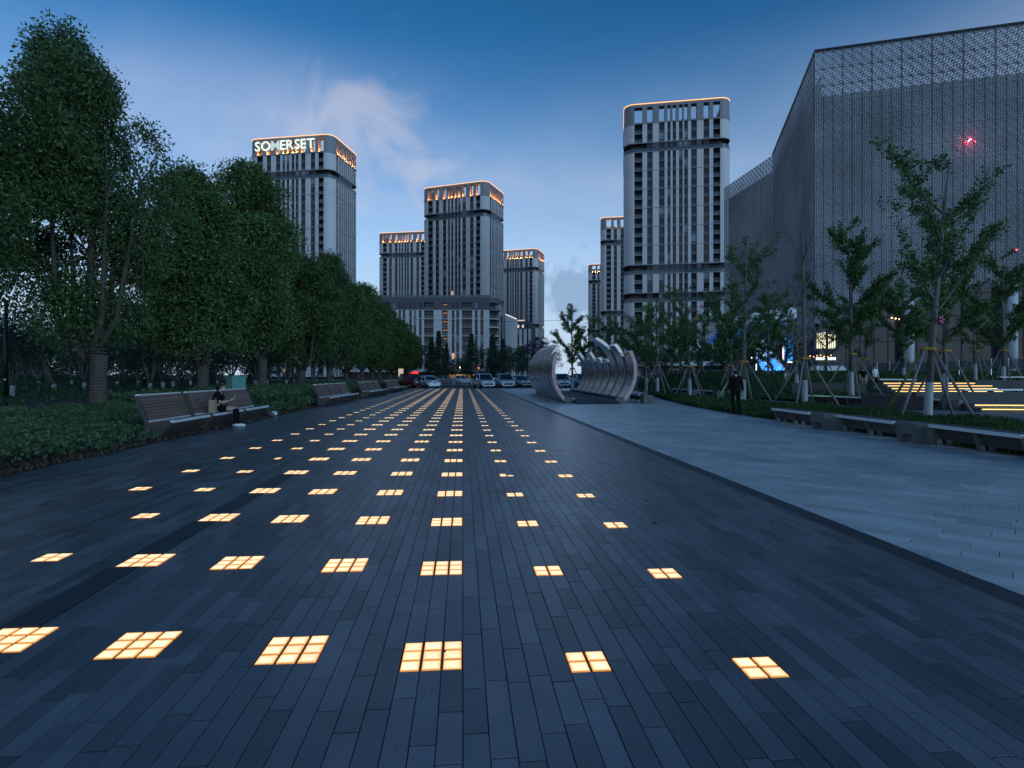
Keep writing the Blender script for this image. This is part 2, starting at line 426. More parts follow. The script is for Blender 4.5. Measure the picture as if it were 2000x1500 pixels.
for n in (2, 3):
    b = MB(); s = n * P; h = 0.0475
    b.box(0.003, s - 0.003, 0.003, s - 0.003, -0.021, -0.006, 1)
    for i in range(n):
        for j in range(n):
            x, y = (i + .5) * P, (j + .5) * P
            b.add([(x-h,y-h,0.001),(x+h,y-h,0.001),(x+h,y+h,0.001),(x-h,y+h,0.001)], [(0,1,2,3)], 0)
    far[n] = b.mesh('ground_light', [M['lens'], M['frame']]); add_uv(far[n])
lab = {3: 'square nine-pane warm ground light set flush in dark paving', 2: 'small four-pane warm ground light set flush in dark paving'}
rest = MB(); cnt = 0
for (xl, yl, n, r, c) in BLK:
    lbl, grp = lab[n], ('nine-pane ground lights' if n == 3 else 'four-pane ground lights')
    if (r, c) == (0, 5): lbl, grp = 'nine-pane warm ground light with a brown leaf lying on its middle pane', None
    if (r, c) == (4, 6): lbl, grp = 'four-pane ground light with one of its four panes dark', None
    if (r, c) == (5, 1): lbl, grp = 'four-pane ground light with only half of its panes lit', None
    if r < 8:
        e = empty('ground_light', (xl, yl, 0), 0, lbl, 'ground light', grp)
        inst('light_frame', fm[n], e)
        for i in range(n):
            for j in range(n):
                dead = ((r, c) == (4, 6) and (i, j) == (1, 1)) or ((r, c) == (5, 1) and i == 0)
                inst('pane', pm_dead if dead else pm, e, ((i + .5) * P, (j + .5) * P, rr.uniform(-0.002, 0.0)))
    elif r < 38:
        o = inst('ground_light', far[n], None, (xl, yl, 0)); tag(o, lbl, 'ground light', grp)
    else:
        h = 0.0475
        for i in range(n):
            for j in range(n):
                x, y = xl + (i + .5) * P, yl + (j + .5) * P
                rest.add([(x-h,y-h,0.001),(x+h,y-h,0.001),(x+h,y+h,0.001),(x-h,y+h,0.001)], [(0,1,2,3)], 0)
me = rest.mesh('ground_lights_far', [M['lens']]); add_uv(me)
o = inst('ground_lights', me); tag(o, 'far rows of warm ground lights merging at the end of the plaza', 'ground light', kind='stuff')

# --- flush black kerb and slot between the two pavings
kb = MB(); y = YN
while y < YF:
    plank_geo(kb, 3.632, 3.84, y + 0.003, y + 0.897, 0.003 + rr.uniform(0, 0.003), ch=0.004); y += 0.9
o = kb.build('flush_kerb', M['kerb']); o['kind'] = 'structure'
kb = MB(); kb.box(3.602, 3.607, YN, YF, -0.03, 0.002); kb.box(3.624, 3.629, YN, YF, -0.03, 0.003)
kb.box(3.607, 3.624, YN, YF, -0.05, -0.03)
o = kb.build('slot_drain', M['steel']); o['kind'] = 'structure'

# --- pale granite laid on the diagonal
PX0, PX1, PY1 = 3.842, 10.35, 66.0
pp = MB(); pp.add([(3.84,YN,-0.009),(10.6,YN,-0.009),(10.6,24,-0.009),(14.5,46,-0.009),(18,PY1,-0.009),(3.84,PY1,-0.009)], [(0,1,2,3,4,5)])
pale = pp.build('pale_paving', M['joint']); pale['kind'] = 'structure'
slabs = []
wS, lS = 0.20, 0.63
c45 = sqrt(0.5)
# rows run 45 degrees left of the axis
def s2w(u, v): return (-c45 * u + c45 * v, c45 * u + c45 * v)     # u along the row, v across
for j in range(-40, 420):
    off = rr.random() * lS
    for i in range(-110, 110):
        u0 = i * lS + off; v0 = j * wS
        cxm, cym = s2w(u0 + lS/2, v0 + wS/2)
        if cym < -1 or cym > PY1 - 0.4: continue
        xr = 10.75 if cym < 22 else 10.75 + (cym - 22) * 0.165
        if cxm < PX0 - 0.5 or cxm > xr: continue
        if cym < 3 and cxm > 9: continue
        slabs.append((u0, v0, cxm, cym))
def full_in(q):
    pts = [s2w(q[0] + a * lS, q[1] + b * wS) for a in (0, 1) for b in (0, 1)]
    return min(p[0] for p in pts) > PX0 and min(p[1] for p in pts) > 2.2
slabs.sort(key=lambda q: (0 if full_in(q) else 1e5) + sqrt(q[2]**2 + q[3]**2) + (40 if q[2] > 0.9 * q[3] + 0.5 else 0))
u = MB(); plank_geo(u, -lS/2 + 0.003, lS/2 - 0.003, -wS/2 + 0.003, wS/2 - 0.003, 0.0); smesh = u.mesh('slab', M['pale'])
for q in slabs[:300]:
    inst('slab', smesh, pale, (q[2], q[3], rr.uniform(-0.0015, 0.0005)), (rr.uniform(-0.002,0.002), rr.uniform(-0.001,0.001), pi * 0.75))
st = MB()
for q in slabs[300:]:
    Mx = Matrix.Translation((q[2], q[3], 0)) @ Matrix.Rotation(pi * 0.75, 4, 'Z')
    plank_geo(st, -lS/2 + 0.003, lS/2 - 0.003, -wS/2 + 0.003, wS/2 - 0.003, rr.uniform(-0.0015, 0.0005), tilt=rr.uniform(-0.0005, 0.0005), M_=Mx)
me = st.mesh('slabs', M['pale'])
bm = bmesh.new(); bm.from_mesh(me)
for co, no in (((PX0, 0, 0), (-1, 0, 0)), ((0, PY1, 0), (0, 1, 0))):
    bmesh.ops.bisect_plane(bm, geom=bm.verts[:] + bm.edges[:] + bm.faces[:], plane_co=co, plane_no=no, clear_outer=True)
bm.to_mesh(me); bm.free()
tag(inst('slabs', me, pale), kind='stuff')

# --- road at the end of the plaza, planted ground, paths
sheet('road', [(-200, 66.02), (200, 66.02), (200, 92), (-200, 92)], -0.03, M['asphalt'])
sheet('planting_bed', [(-15.4, -6), (-6.86, -6), (-6.86, 30), (-5.7, 55), (-5.7, 66), (-15.4, 66)], -0.02, M['soil'])
sheet('path', [(-18.4, -6), (-15.42, -6), (-15.42, 66), (-18.4, 66)], -0.012, M['path'])
sheet('planting_ground', [(-120, -6), (-18.42, -6), (-18.42, 66), (-120, 66)], -0.02, M['soil'])
# ================================================================== TOWERS
M['stone'] = mat('pale_stone_cladding', (0.58, 0.54, 0.53), 0.6, var=0.10, scale=0.25)
M['stone_dark'] = mat('grey_stone_cladding', (0.24, 0.225, 0.235), 0.6, var=0.12, scale=0.3)
M['panel'] = mat('dark_band_cladding', (0.085, 0.082, 0.10), 0.5, var=0.12, scale=0.4)
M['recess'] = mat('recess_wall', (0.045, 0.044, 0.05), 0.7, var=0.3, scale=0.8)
M['spandrel'] = mat('spandrel_panel', (0.075, 0.068, 0.075), 0.4, var=0.15, scale=0.7)
M['pane'] = mat('window_glass', (0.016, 0.020, 0.028), 0.12, 0.0, spec=0.42, island=0.5)
M['pane_pale'] = mat('window_blind', (0.22, 0.24, 0.27), 0.3, spec=0.6)
M['mullion'] = mat('window_frame', (0.05, 0.05, 0.055), 0.45)
M['pane_lit'] = glow('window_lit', (1.0, 0.62, 0.34), 0.75)
M['led'] = glow('crown_led', (1.0, 0.50, 0.18), 1.9)
M['uplight'] = glow('crown_uplight', (1.0, 0.33, 0.07), 420.0)
M['rail'] = glass('balcony_glass', (0.10, 0.13, 0.15), 0.6, 0.08)

FH = 3.1
ROOF = 84.5
PAT = [('B', 3.4, 6.0), ('W', 7.5, 9.3), ('W', 11.3, 13.1), ('W', 14.0, 15.0), ('W', 15.65, 16.75), ('W', 17.65, 18.85), ('W', 19.3, 20.5), ('W', 21.5, 23.3), ('W', 25.4, 27.2), ('B', 28.4, 30.6)]
SPAT = [('B', 3.5, 5.2), ('W', 6.0, 7.1), ('W', 7.9, 8.9), ('W', 9.7, 10.7), ('W', 11.5, 12.5), ('W', 13.3, 14.3), ('W', 15.1, 16.1), ('W', 16.9, 17.9), ('B', 18.8, 20.5)]
BANDS = (2, 15, 18)
def rrect(W_, D, r, inset=0.0, n=7):
    """rounded rectangle, counter-clockwise, front edge at y=0"""
    x0, x1, y0, y1 = -W_/2 + inset, W_/2 - inset, inset, D - inset
    r = max(r - inset, 0.3); pts = []
    for cx, cy, a0 in ((x1 - r, y0 + r, -pi/2), (x1 - r, y1 - r, 0), (x0 + r, y1 - r, pi/2), (x0 + r, y0 + r, pi)):
        for i in range(n):
            a = a0 + pi/2 * i / (n - 1); pts.append((cx + r*cos(a), cy + r*sin(a)))
    return pts
def window_mesh(kind):
    """unit-wide window: frame, two lights, transom; x 0..1, z 0..2.15, faces -y"""
    b = MB()
    b.add([(0,0.06,0),(1,0.06,0),(1,0.06,2.15),(0,0.06,2.15)], [(0,1,2,3)], 1)
    b.box(0, 0.05, 0, 0.06, 0, 2.15, 0); b.box(0.95, 1, 0, 0.06, 0, 2.15, 0)
    b.box(0.05, 0.95, 0.01, 0.06, 0, 0.06, 0); b.box(0.05, 0.95, 0.01, 0.06, 2.09, 2.15, 0); b.box(0.05, 0.95, 0.015, 0.055, 0.72, 0.79, 0)
    return b.mesh('window', [M['mullion'], {'d': M['pane'], 'l': M['pane_lit'], 'p': M['pane_pale']}[kind]])
WM = {k: window_mesh(k) for k in 'dlp'}
TW, TD, TR = 34.0, 24.0, 3.4
def faces():
    """local frames of the four sides: origin, direction, pattern, length"""
    return [((-TW/2, 0), (1, 0), PAT, TW), ((TW/2, 0), (0, 1), SPAT, TD), ((TW/2, TD), (-1, 0), PAT, TW), ((-TW/2, TD), (0, -1), SPAT, TD)]
def fmat(o, d):
    # x along the side, y inwards
    return Matrix(((d[0], -d[1], 0, o[0]), (d[1], d[0], 0, o[1]), (0, 0, 1, 0), (0, 0, 0, 1)))
floors = list(range(27))
secs = []; s0 = None
for k in floors + [27]:
    if k < 27 and k not in BANDS:
        if s0 is None: s0 = k
    elif s0 is not None:
        secs.append((s0, k - 1)); s0 = None
def build_tower_meshes():
    T = {}
    pier = MB(); span = MB(); rail = MB(); wins = []; sidewin = MB(); band = MB(); fpier = MB(); fp = []; frail = MB(); fr = []
    for fi, (o, d, pat, Ln) in enumerate(faces()):
        Mx = fmat(o, d)
        op = [(a, b) for _, a, b in pat]
        iv = []; u = TR
        for a, b in op:
            if a - u > 0.05: iv.append((u, a))
            u = b
        if Ln - TR - u > 0.05: iv.append((u, Ln - TR))
        for (ka, kb) in secs:
            zt, zb = ROOF - FH * ka, max(ROOF - FH * (kb + 1), 0)
            for (a, b) in iv:
                if fi == 0: fpier.box(a, b, 0, 0.5, zb, zt, 0, Mx); fp.append((a, b, zb, zt))
                else: pier.box(a, b, 0, 0.5, zb, zt, 0, Mx)
            # thin string course every second floor
            for k in range(ka, kb + 1):
                if (k - ka) % 2 == 1 and k != kb:
                    z = ROOF - FH * (k + 1); pier.box(TR, Ln - TR, -0.05, 0.3, z - 0.10, z + 0.10, 1, Mx)
        for k in floors:
            z0 = ROOF - FH * (k + 1)
            bnd = k in BANDS
            for t, a, b in pat:
                if t == 'W':
                    if bnd:
                        if not (0.27 * Ln < (a + b) / 2 < 0.73 * Ln): continue
                    else: span.box(a, b, 0.22 if fi == 0 else 0.05, 0.45, z0, z0 + 0.93, 0, Mx)
                    if fi == 0: wins.append((a, b, z0 + 0.93, 0.27))
                    else:
                        sidewin.add([(a,0.11,z0+0.93),(b,0.11,z0+0.93),(b,0.11,z0+3.1),(a,0.11,z0+3.1)], [(0,1,2,3)], 1, Mx)
                        sidewin.box(a, b, 0.06, 0.10, z0 + 1.66, z0 + 1.73, 0, Mx); sidewin.box(a, b, 0.06, 0.10, z0 + 3.0, z0 + 3.1, 0, Mx)
                elif not bnd:
                    rb_ = frail if fi == 0 else rail
                    rb_.box(a, b, 0.30, 0.34, z0 + 0.12, z0 + 1.15, 0, Mx)
                    rb_.box(a, b, 0.27, 0.37, z0 + 1.15, z0 + 1.22, 1, Mx)
                    if fi == 0: fr.append((a, b, z0))
            if bnd:
                ca, cb = 0.27 * Ln, 0.73 * Ln
                if k == 18 and fi == 0: ca, cb = 0.38 * Ln, 0.70 * Ln
                wv = [(a, b) for t, a, b in pat if t == 'W' and ca < (a + b) / 2 < cb]
                band.box(ca, cb, 0.34, 2.2, z0, z0 + 0.93, 0, Mx)
                u = ca
                for a, b in wv:
                    if a > u: band.box(u, a, 0.15, 0.9, z0, z0 + FH - 0.26, 0, Mx)
                    u = b
                if cb > u: band.box(u, cb, 0.15, 0.9, z0, z0 + FH - 0.26, 0, Mx)
    # rounded corners of the piers
    for q in range(4):
        oc = rrect(TW, TD, TR)[q*7:(q+1)*7]; ic = rrect(TW, TD, TR, 0.5)[q*7:(q+1)*7]
        for (ka, kb) in secs: pier.strip(oc, ic, max(ROOF - FH*(kb+1), 0), ROOF - FH*ka, 0)
    T['pier'] = pier.mesh('pier', [M['stone'], M['stone_dark']]); T['spandrel'] = span.mesh('spandrel', M['spandrel'])
    # terrace rails at the bands
    for k in BANDS:
        z0 = ROOF - FH * (k + 1)
        rail.strip(rrect(TW, TD, TR, 0.10), rrect(TW, TD, TR, 0.14), z0 + 0.15, z0 + 1.15, 0, True)
        rail.strip(rrect(TW, TD, TR, 0.08), rrect(TW, TD, TR, 0.17), z0 + 1.15, z0 + 1.22, 1, True)
    T['balcony_rail'] = rail.mesh('balcony_rail', [M['rail'], M['mullion']])
    T['front_pier'] = fpier.mesh('front_piers', M['stone']); T['fp'] = fp; T['front_rail'] = frail.mesh('front_rails', [M['rail'], M['mullion']]); T['fr'] = fr
    T['band_cladding'] = band.mesh('band_cladding', M['panel'])
    T['side_windows'] = sidewin.mesh('side_windows', [M['mullion'], M['pane']])
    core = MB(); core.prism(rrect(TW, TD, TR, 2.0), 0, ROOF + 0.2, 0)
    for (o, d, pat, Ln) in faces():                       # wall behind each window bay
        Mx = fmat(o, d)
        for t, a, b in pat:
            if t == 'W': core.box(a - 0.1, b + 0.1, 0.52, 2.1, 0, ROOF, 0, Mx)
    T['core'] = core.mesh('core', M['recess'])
    slab = MB()
    for k in floors:
        z = ROOF - FH * (k + 1); slab.prism(rrect(TW, TD, TR, 0.24), z - 0.12, z + 0.12, 0)
        if k in BANDS:
            slab.strip(rrect(TW, TD, TR, -0.10), rrect(TW, TD, TR, 0.4), z - 0.16, z + 0.13, 0, True)
            slab.strip(rrect(TW, TD, TR, -0.10), rrect(TW, TD, TR, 0.4), z + FH - 0.30, z + FH + 0.02, 0, True)
    T['floor_slab'] = slab.mesh('floor_slab', M['stone_dark'])
    # open crown
    cr = MB(); up = MB(); pr = MB()
    cr.strip(rrect(TW, TD, TR, -0.16), rrect(TW, TD, TR, 2.5), ROOF - 0.05, ROOF + 0.35, 0, True)
    for (o, d, pat, Ln) in faces():
        Mx = fmat(o, d); u = TR
        for t, a, b in pat + [('E', Ln - TR, 0)]:
            if a - u > 0.05: cr.box(u, a, 0.0, 2.4, ROOF + 0.35, ROOF + 5.5, 0, Mx)
            if t != 'E':
                [up.box(q_, q_ + 0.22, y_, y_ + 0.3, ROOF + 0.37, ROOF + 0.47, 0, Mx) for q_ in (a + 0.15, b - 0.37) for y_ in (0.35, 1.5)]
                pr.box(a, b, 2.3, 2.34, ROOF + 0.36, ROOF + 1.45, 0, Mx)
            u = b
    for q in range(4):
        oc = rrect(TW, TD, TR)[q*7:(q+1)*7]; ic = rrect(TW, TD, TR, 2.0)[q*7:(q+1)*7]
        cr.strip(oc, ic, ROOF + 0.35, ROOF + 5.5, 0)
    cr.strip(rrect(TW, TD, TR, -0.01), rrect(TW, TD, TR, 2.5), ROOF + 5.5, ROOF + 6.5, 0, True)
    # a plant room seen through the openings
    cr.box(-9, 4, 8, 17, ROOF + 0.2, ROOF + 2.6, 0); cr.box(6, 11, 9, 14, ROOF + 0.2, ROOF + 2.0, 0)
    T['crown'] = cr.mesh('crown', M['stone_dark'])
    led = MB(); led.strip(rrect(TW, TD, TR, -0.12), rrect(TW, TD, TR, 0.12), ROOF + 6.502, ROOF + 6.72, 0, True)
    T['led_strip'] = led.mesh('led_strip', M['led'])
    T['uplight'] = up.mesh('uplight', M['uplight']); T['parapet_glass'] = pr.mesh('parapet_glass', M['rail'])
    T['wins'] = wins
    wj = MB()
    for i, (a, b, z, y) in enumerate(wins):
        wj.add([(a,y+.06,z),(b,y+.06,z),(b,y+.06,z+2.17),(a,y+.06,z+2.17)], [(0,1,2,3)], 1)
        wj.box(a, b, y, y+.05, z+.72, z+.79, 0); wj.box(a, b, y, y+.05, z+2.05, z+2.17, 0); wj.box(a, a+.06, y, y+.05, z, z+2.17, 0); wj.box(b-.06, b, y, y+.05, z, z+2.17, 0)
    T['front_windows'] = wj.mesh('front_windows', [M['mullion'], M['pane']])
    return T
TM = build_tower_meshes()
b = MB(); b.box(0, 1, 0, 0.5, 0, 1); UNIT_PIER = b.mesh('pier', M['stone'])
b = MB(); b.box(0, 1, 0.30, 0.34, 0.12, 1.15, 0); b.box(0, 1, 0.27, 0.37, 1.15, 1.22, 1); UNIT_RAIL = b.mesh('balcony_rail', [M['rail'], M['mullion']])
def tower(px, d, az, label, each=False, uplit=True, seed=0, lit=0.03):
    """front centre seen at pixel column px, depth d; az = compass turn of its depth axis from the plaza axis, clockwise"""
    p = base(px, d)
    e = empty('apartment_tower', p, -radians(az), label, 'tower')
    for n in ('core', 'pier', 'spandrel', 'floor_slab', 'balcony_rail', 'band_cladding'):
        o = inst({'pier': 'side_piers', 'balcony_rail': 'side_rails', 'floor_slab': 'floor_slabs', 'spandrel': 'spandrels'}.get(n, n), TM[n], e)
        if n != 'core': o['kind'] = 'stuff'
    c = inst('crown', TM['crown'], e); inst('led_strip', TM['led_strip'], c); inst('parapet_glass', TM['parapet_glass'], c)
    if uplit: tag(inst('uplights', TM['uplight'], c), kind='stuff')
    tag(c, kind='stuff')
    o = inst('side_windows', TM['side_windows'], e); o['kind'] = 'stuff'
    r = random.Random(seed)
    if each:
        for (a, b, zb, zt) in TM['fp']: inst('pier', UNIT_PIER, e, (-TW/2 + a, 0, zb), (0, 0, 0), (b - a, 1, zt - zb))
        for (a, b, z0) in TM['fr']: inst('balcony_rail', UNIT_RAIL, e, (-TW/2 + a, 0, z0), (0, 0, 0), (b - a, 1, 1))
        for (a, b, z, y) in TM['wins']:
            q = r.random(); k = 'l' if q < lit else 'p' if q < lit + 0.07 else 'd'
            inst('window', WM[k], e, (-TW/2 + a, y, z), (0, 0, 0), (b - a, 1, 1.008))
    else:
        for n, x_ in (('front_windows', -TW/2), ('front_pier', 0), ('front_rail', 0)): tag(inst({'front_pier': 'front_piers', 'front_rail': 'front_rails'}.get(n, n), TM[n], e, (x_, 0, 0)), kind='stuff')
    return e
tower(1322, 194, 15, 'tall apartment tower beside the perforated building, its open crown unlit under a glowing rim', True, False, 1, 0.0)
t1 = tower(566, 223, 14, 'apartment tower carrying white letters on its orange-lit open crown', True, True, 2, 0.02)
tower(886, 279, 25, 'apartment tower with orange-lit crown rising behind the white corner block', True, True, 3, 0.012)
tower(788, 372, 14, 'apartment tower half hidden behind the tower over the white corner block', False, True, 4)
tower(1004, 425, 22, 'slim distant apartment tower with orange crown beside the open sky gap', False, True, 5)
tower(1232, 335, 14, 'apartment tower mostly hidden behind the tall tower with the unlit crown', False, True, 6)
tower(1190, 478, 14, 'small distant apartment tower with orange crown, last of three stepping back', False, True, 7)
tower(1395, 385, 14, 'apartment tower of which a sliver shows between tall tower and perforated building', False, True, 8)
# podium blocks at the foot of the towers on the right side and the small annex by the slim tower
# --- sign
M['sign_white'] = glow('sign_letters', (0.80, 1.0, 0.90), 1.15)
M['sign_dim'] = glow('sign_letter_dim', (0.66, 0.82, 0.78), 0.85)
def text_mesh(ch, size, ext, m, bold=0.0):
    cu = bpy.data.curves.new('txt', 'FONT'); cu.body = ch; cu.size = size; cu.extrude = ext; cu.offset = bold; cu.resolution_u = 3
    ob = bpy.data.objects.new('txt', cu); COL.objects.link(ob)
    bpy.context.view_layer.update()
    me = bpy.data.meshes.new_from_object(ob.evaluated_get(bpy.context.evaluated_depsgraph_get()))
    bpy.data.objects.remove(ob); me.materials.clear(); me.materials.append(m)
    xs = [v.co.x for v in me.vertices] or [0, 1]
    return me, min(xs), max(xs)
sign = empty('rooftop_sign', t1.location, t1.rotation_euler.z, 'illuminated white capital letters mounted across the orange-lit tower crown', 'sign')
x = -TW/2 + 3.1
for ch in 'SOMERSET':
    me, a, b = text_mesh(ch, 5.0, 0.12, M['sign_dim'] if ch == 'M' else M['sign_white'], 0.06)
    o = inst('letter', me, sign, (x - a, -0.6, ROOF + 1.75), (pi/2, 0, 0)); x += (b - a) + 0.42
b = MB()
b.box(-TW/2 + 3, x, -0.40, -0.32, ROOF + 2.2, ROOF + 2.32); b.box(-TW/2 + 3, x, -0.40, -0.32, ROOF + 4.6, ROOF + 4.72)
for i in range(8): b.box(-TW/2 + 4 + i*2.9, -TW/2 + 4.12 + i*2.9, -0.4, 0.1, ROOF + 4.6, ROOF + 4.7)
b.build('support_rail', M['dark_metal'], sign)
# ================================================================== WHITE CORNER BLOCK (nine storeys) AND LOW BUILDINGS
M['white_stone'] = mat('white_cladding', (0.60, 0.57, 0.56), 0.6, var=0.08, scale=0.4)
M['shop_dark'] = mat('shopfront_dark', (0.03, 0.032, 0.036), 0.25)
M['warm_in'] = glow('warm_stair_light', (1.0, 0.50, 0.22), 1.1)
M['amber'] = glow('amber_sign_wall', (1.0, 0.55, 0.16), 0.55)
M['red_sign'] = glow('red_sign', (1.0, 0.03, 0.02), 2.2)
M['white_sign'] = glow('white_sign', (0.85, 0.92, 1.0), 1.6)
M['stair_wall'] = mat('stair_wall', (0.30, 0.16, 0.10), 0.6)
def block_facade(e, x0, u_list, n_fl, fh, z_first, depth, top_dark=True, each=True, seed=0):
    """u_list: ('W'|'V'|'B'|'S', a, b) bays in metres from x0; W window, B wide balcony bay, S stair bay"""
    r = random.Random(seed); width = u_list[-1][2]
    pier = MB(); dark = MB(); span = MB(); rail = MB(); slab = MB(); stair = MB()
    ztop = z_first + n_fl * fh
    opens = [(a, b) for t, a, b in u_list if t != 'E']
    iv = []; u = 0
    for a, b in opens: iv.append((u, a)); u = b
    iv.append((u, width))
    zsplit = ztop - fh if top_dark else ztop
    for a, b in iv:
        pier.box(x0 + a, x0 + b, 0, 0.5, z_first, zsplit - 0.002)
        if top_dark: dark.box(x0 + a, x0 + b, -0.02, 0.5, zsplit + 0.14, ztop + 1.6)
    if top_dark:
        for a, b in opens: dark.box(x0 + a, x0 + b, -0.02, 0.5, ztop - 0.35, ztop + 1.6); dark.box(x0 + a, x0 + b, 0.05, 0.5, zsplit + 0.14, zsplit + 0.5)
        pier.box(x0, x0 + width, -0.12, 0.3, zsplit, zsplit + 0.138)
    for k in range(n_fl):
        z = z_first + k * fh
        if k % 2 == 0 and k: pier.box(x0, x0 + width, -0.06, 0.4, z - 0.12, z + 0.12)
        for t, a, b in u_list:
            if t == 'E': continue
            xa, xb = x0 + a, x0 + b
            if t == 'W':
                span.box(xa, xb, 0.2, 0.5, z, z + 0.75)
                if each:
                    q = r.random(); inst('window', WM['l' if q < 0.012 else 'p' if q < 0.12 else 'd'], e, (xa, 0.27, z + 0.75), (0, 0, 0), (b - a, 1, (fh - 0.75) / 2.15))
            elif t == 'B':
                slab.box(xa, xb, 0.1, 1.9, z - 0.14, z + 0.22); rail.box(xa, xb, 0.2, 0.24, z + 0.22, z + 1.2)
                n = 3; w = (b - a) / n
                for i in range(n):
                    if each: inst('balcony_window', WM['d'], e, (xa + i * w, 1.7, z + 0.25), (0, 0, 0), (w, 1, (fh - 0.45) / 2.15))
            elif t == 'S':
                stair.box(xa, xb, 1.3, 1.5, z, z + fh, 0)
                slab.box(xa, xb, 0.25, 1.3, z - 0.15, z + 0.15)
                rail.box(xa, xb, 0.3, 0.34, z + 0.15, z + 1.1)
                for q in (0.3, 0.7):
                    lx = xa + (b - a) * q
                    stair.box(lx - 0.14, lx + 0.14, 1.05, 1.29, z + fh * 0.66, z + fh * 0.66 + 0.22, 1)
    pier.build('pier', M['white_stone'], e)
    if top_dark: dark.build('attic_cladding', M['panel'], e)
    if span.v: span.build('spandrel', M['spandrel'], e)
    if slab.v: slab.build('balcony_slab', M['stone_dark'], e)
    if rail.v: rail.build('balcony_rail', M['rail'], e)
    if stair.v: stair.build('stair_light', [M['stair_wall'], M['warm_in']], e)
    core = MB(); core.box(x0 + 0.02, x0 + width - 0.02, 2.0, depth, 0, ztop + 0.4)
    u = 0
    for t, a, b in u_list:
        if t == 'W': core.box(x0 + a - 0.05, x0 + b + 0.05, 0.52, 2.05, z_first, ztop)
    core.build('core', M['recess'], e)
    return ztop

D1 = 232.0; pxm = D1 / F
c = base(945, D1)
pod = empty('apartment_block', c, -YAW * 1.0 + 0.0, 'nine-storey white apartment block with dark attic and roof garden facing the road', 'building')
# bays measured leftwards from the right corner
def U(z): return (z - 1500) / 6.667 * pxm      # photo column of the close-up -> metres along the front
bays = [('W', -420, -375), ('W', -330, -290), ('W', -250, -210), ('B', -160, -40), ('W', 0, 45), ('W', 80, 120), ('B', 168, 285), ('W', 315, 350), ('W', 388, 422), ('W', 443, 477), ('W', 527, 562), ('W', 585, 618), ('W', 655, 690), ('B', 722, 845), ('S', 955, 1028), ('W', 1082, 1118), ('W', 1140, 1178), ('B', 1215, 1348), ('W', 1382, 1420), ('W', 1455, 1495)]
x0 = U(-520)
bl = [(t, U(a) - x0, U(b) - x0) for t, a, b in bays] + [('E', U(1500) - x0, U(1572) - x0)]
zt = block_facade(pod, x0, bl, 8, 3.36, 3.3, 26, True, True, 5)
# rounded balcony corner on the right
XC = U(1572); rc = MB(); rl = MB(); R0 = 4.2
def arc(r, n=9, a0=-pi/2, a1=0.35): return [(XC + r * cos(a0 + (a1 - a0) * i / (n-1)), R0 + r * sin(a0 + (a1 - a0) * i / (n-1))) for i in range(n)]
for k in range(8):
    z = 3.3 + k * 3.36
    rc.strip(arc(R0), arc(1.6), z - 0.16, z + 0.24, 0 if k < 7 else 1)
    rl.strip(arc(R0 - 0.15), arc(R0 - 0.2), z + 0.24, z + 1.2, 0)
rc.strip(arc(R0 + 0.02), arc(R0 - 0.5), 3.3 + 8*3.36 - 0.5, 3.3 + 8*3.36 + 1.6, 1)
rc.strip(arc(R0)[-3:], arc(R0 - 0.6)[-3:], 0, 3.3 + 7*3.36, 0)
rc.box(XC + 1.5, XC + 3.9, R0 + 1.5, 24, 0, 3.3 + 8*3.36 + 1.5, 0)
rc.build('corner_balcony', [M['white_stone'], M['panel']], pod); rl.build('corner_rail', M['rail'], pod)
cw = MB(); cw.prism(arc(2.2) + [(XC - 1, R0 + 2.2)], 0, 3.3 + 8*3.36, 0); cw.build('corner_core', M['recess'], pod)
# roof garden: rail and shrubs along the parapet
b = MB(); b.box(x0, XC, 0.8, 0.84, zt + 1.6, zt + 2.7); b.build('roof_rail', M['rail'], pod)
# ground floor: dark shopfronts, columns, canopy with moulded front, amber wall
b = MB(); b.box(x0, XC + 3, 1.2, 1.8, 0, 3.2, 0)
b.build('shopfront', M['shop_dark'], pod)
b = MB()
for i in range(9): xx = x0 + 4 + i * 7.6; b.box(xx, xx + 1.2, 0.1, 1.3, 0, 3.3, 0)
b.build('column', M['stone_dark'], pod)
can = MB(); n = 60
prof = [(x0 + (XC + 5 - x0) * i / n, -4.6 - 0.5 * abs(sin(i * 0.72)), 3.15 + 0.55 * abs(sin(i * 0.72))) for i in range(n + 1)]
vs = []
for (x_, y_, z_) in prof: vs += [(x_, y_, 2.6), (x_, y_, z_), (x_, 0.1, z_ + 0.2), (x_, 0.1, 2.6)]
fs = []
for i in range(n):
    for k in range(4): fs.append((4*i + k, 4*i + (k+1) % 4, 4*i + 4 + (k+1) % 4, 4*i + 4 + k))
can.add(vs, fs); can.build('canopy', M['stone'], pod)
b = MB(); b.box(U(1020), U(1400), -3.2, -3.0, 0.0, 1.75); o = b.build('amber_wall', M['amber'], pod)
b = MB()
for (a_, b_) in ((U(1425), U(1445)), (U(1185), U(1205)), (U(1545), U(1560))): b.box(a_, b_, -0.18, -0.04, 4.2, 4.5)
b.build('wall_lamp', glow('facade_uplight', (1.0, 0.42, 0.16), 30.0), pod)
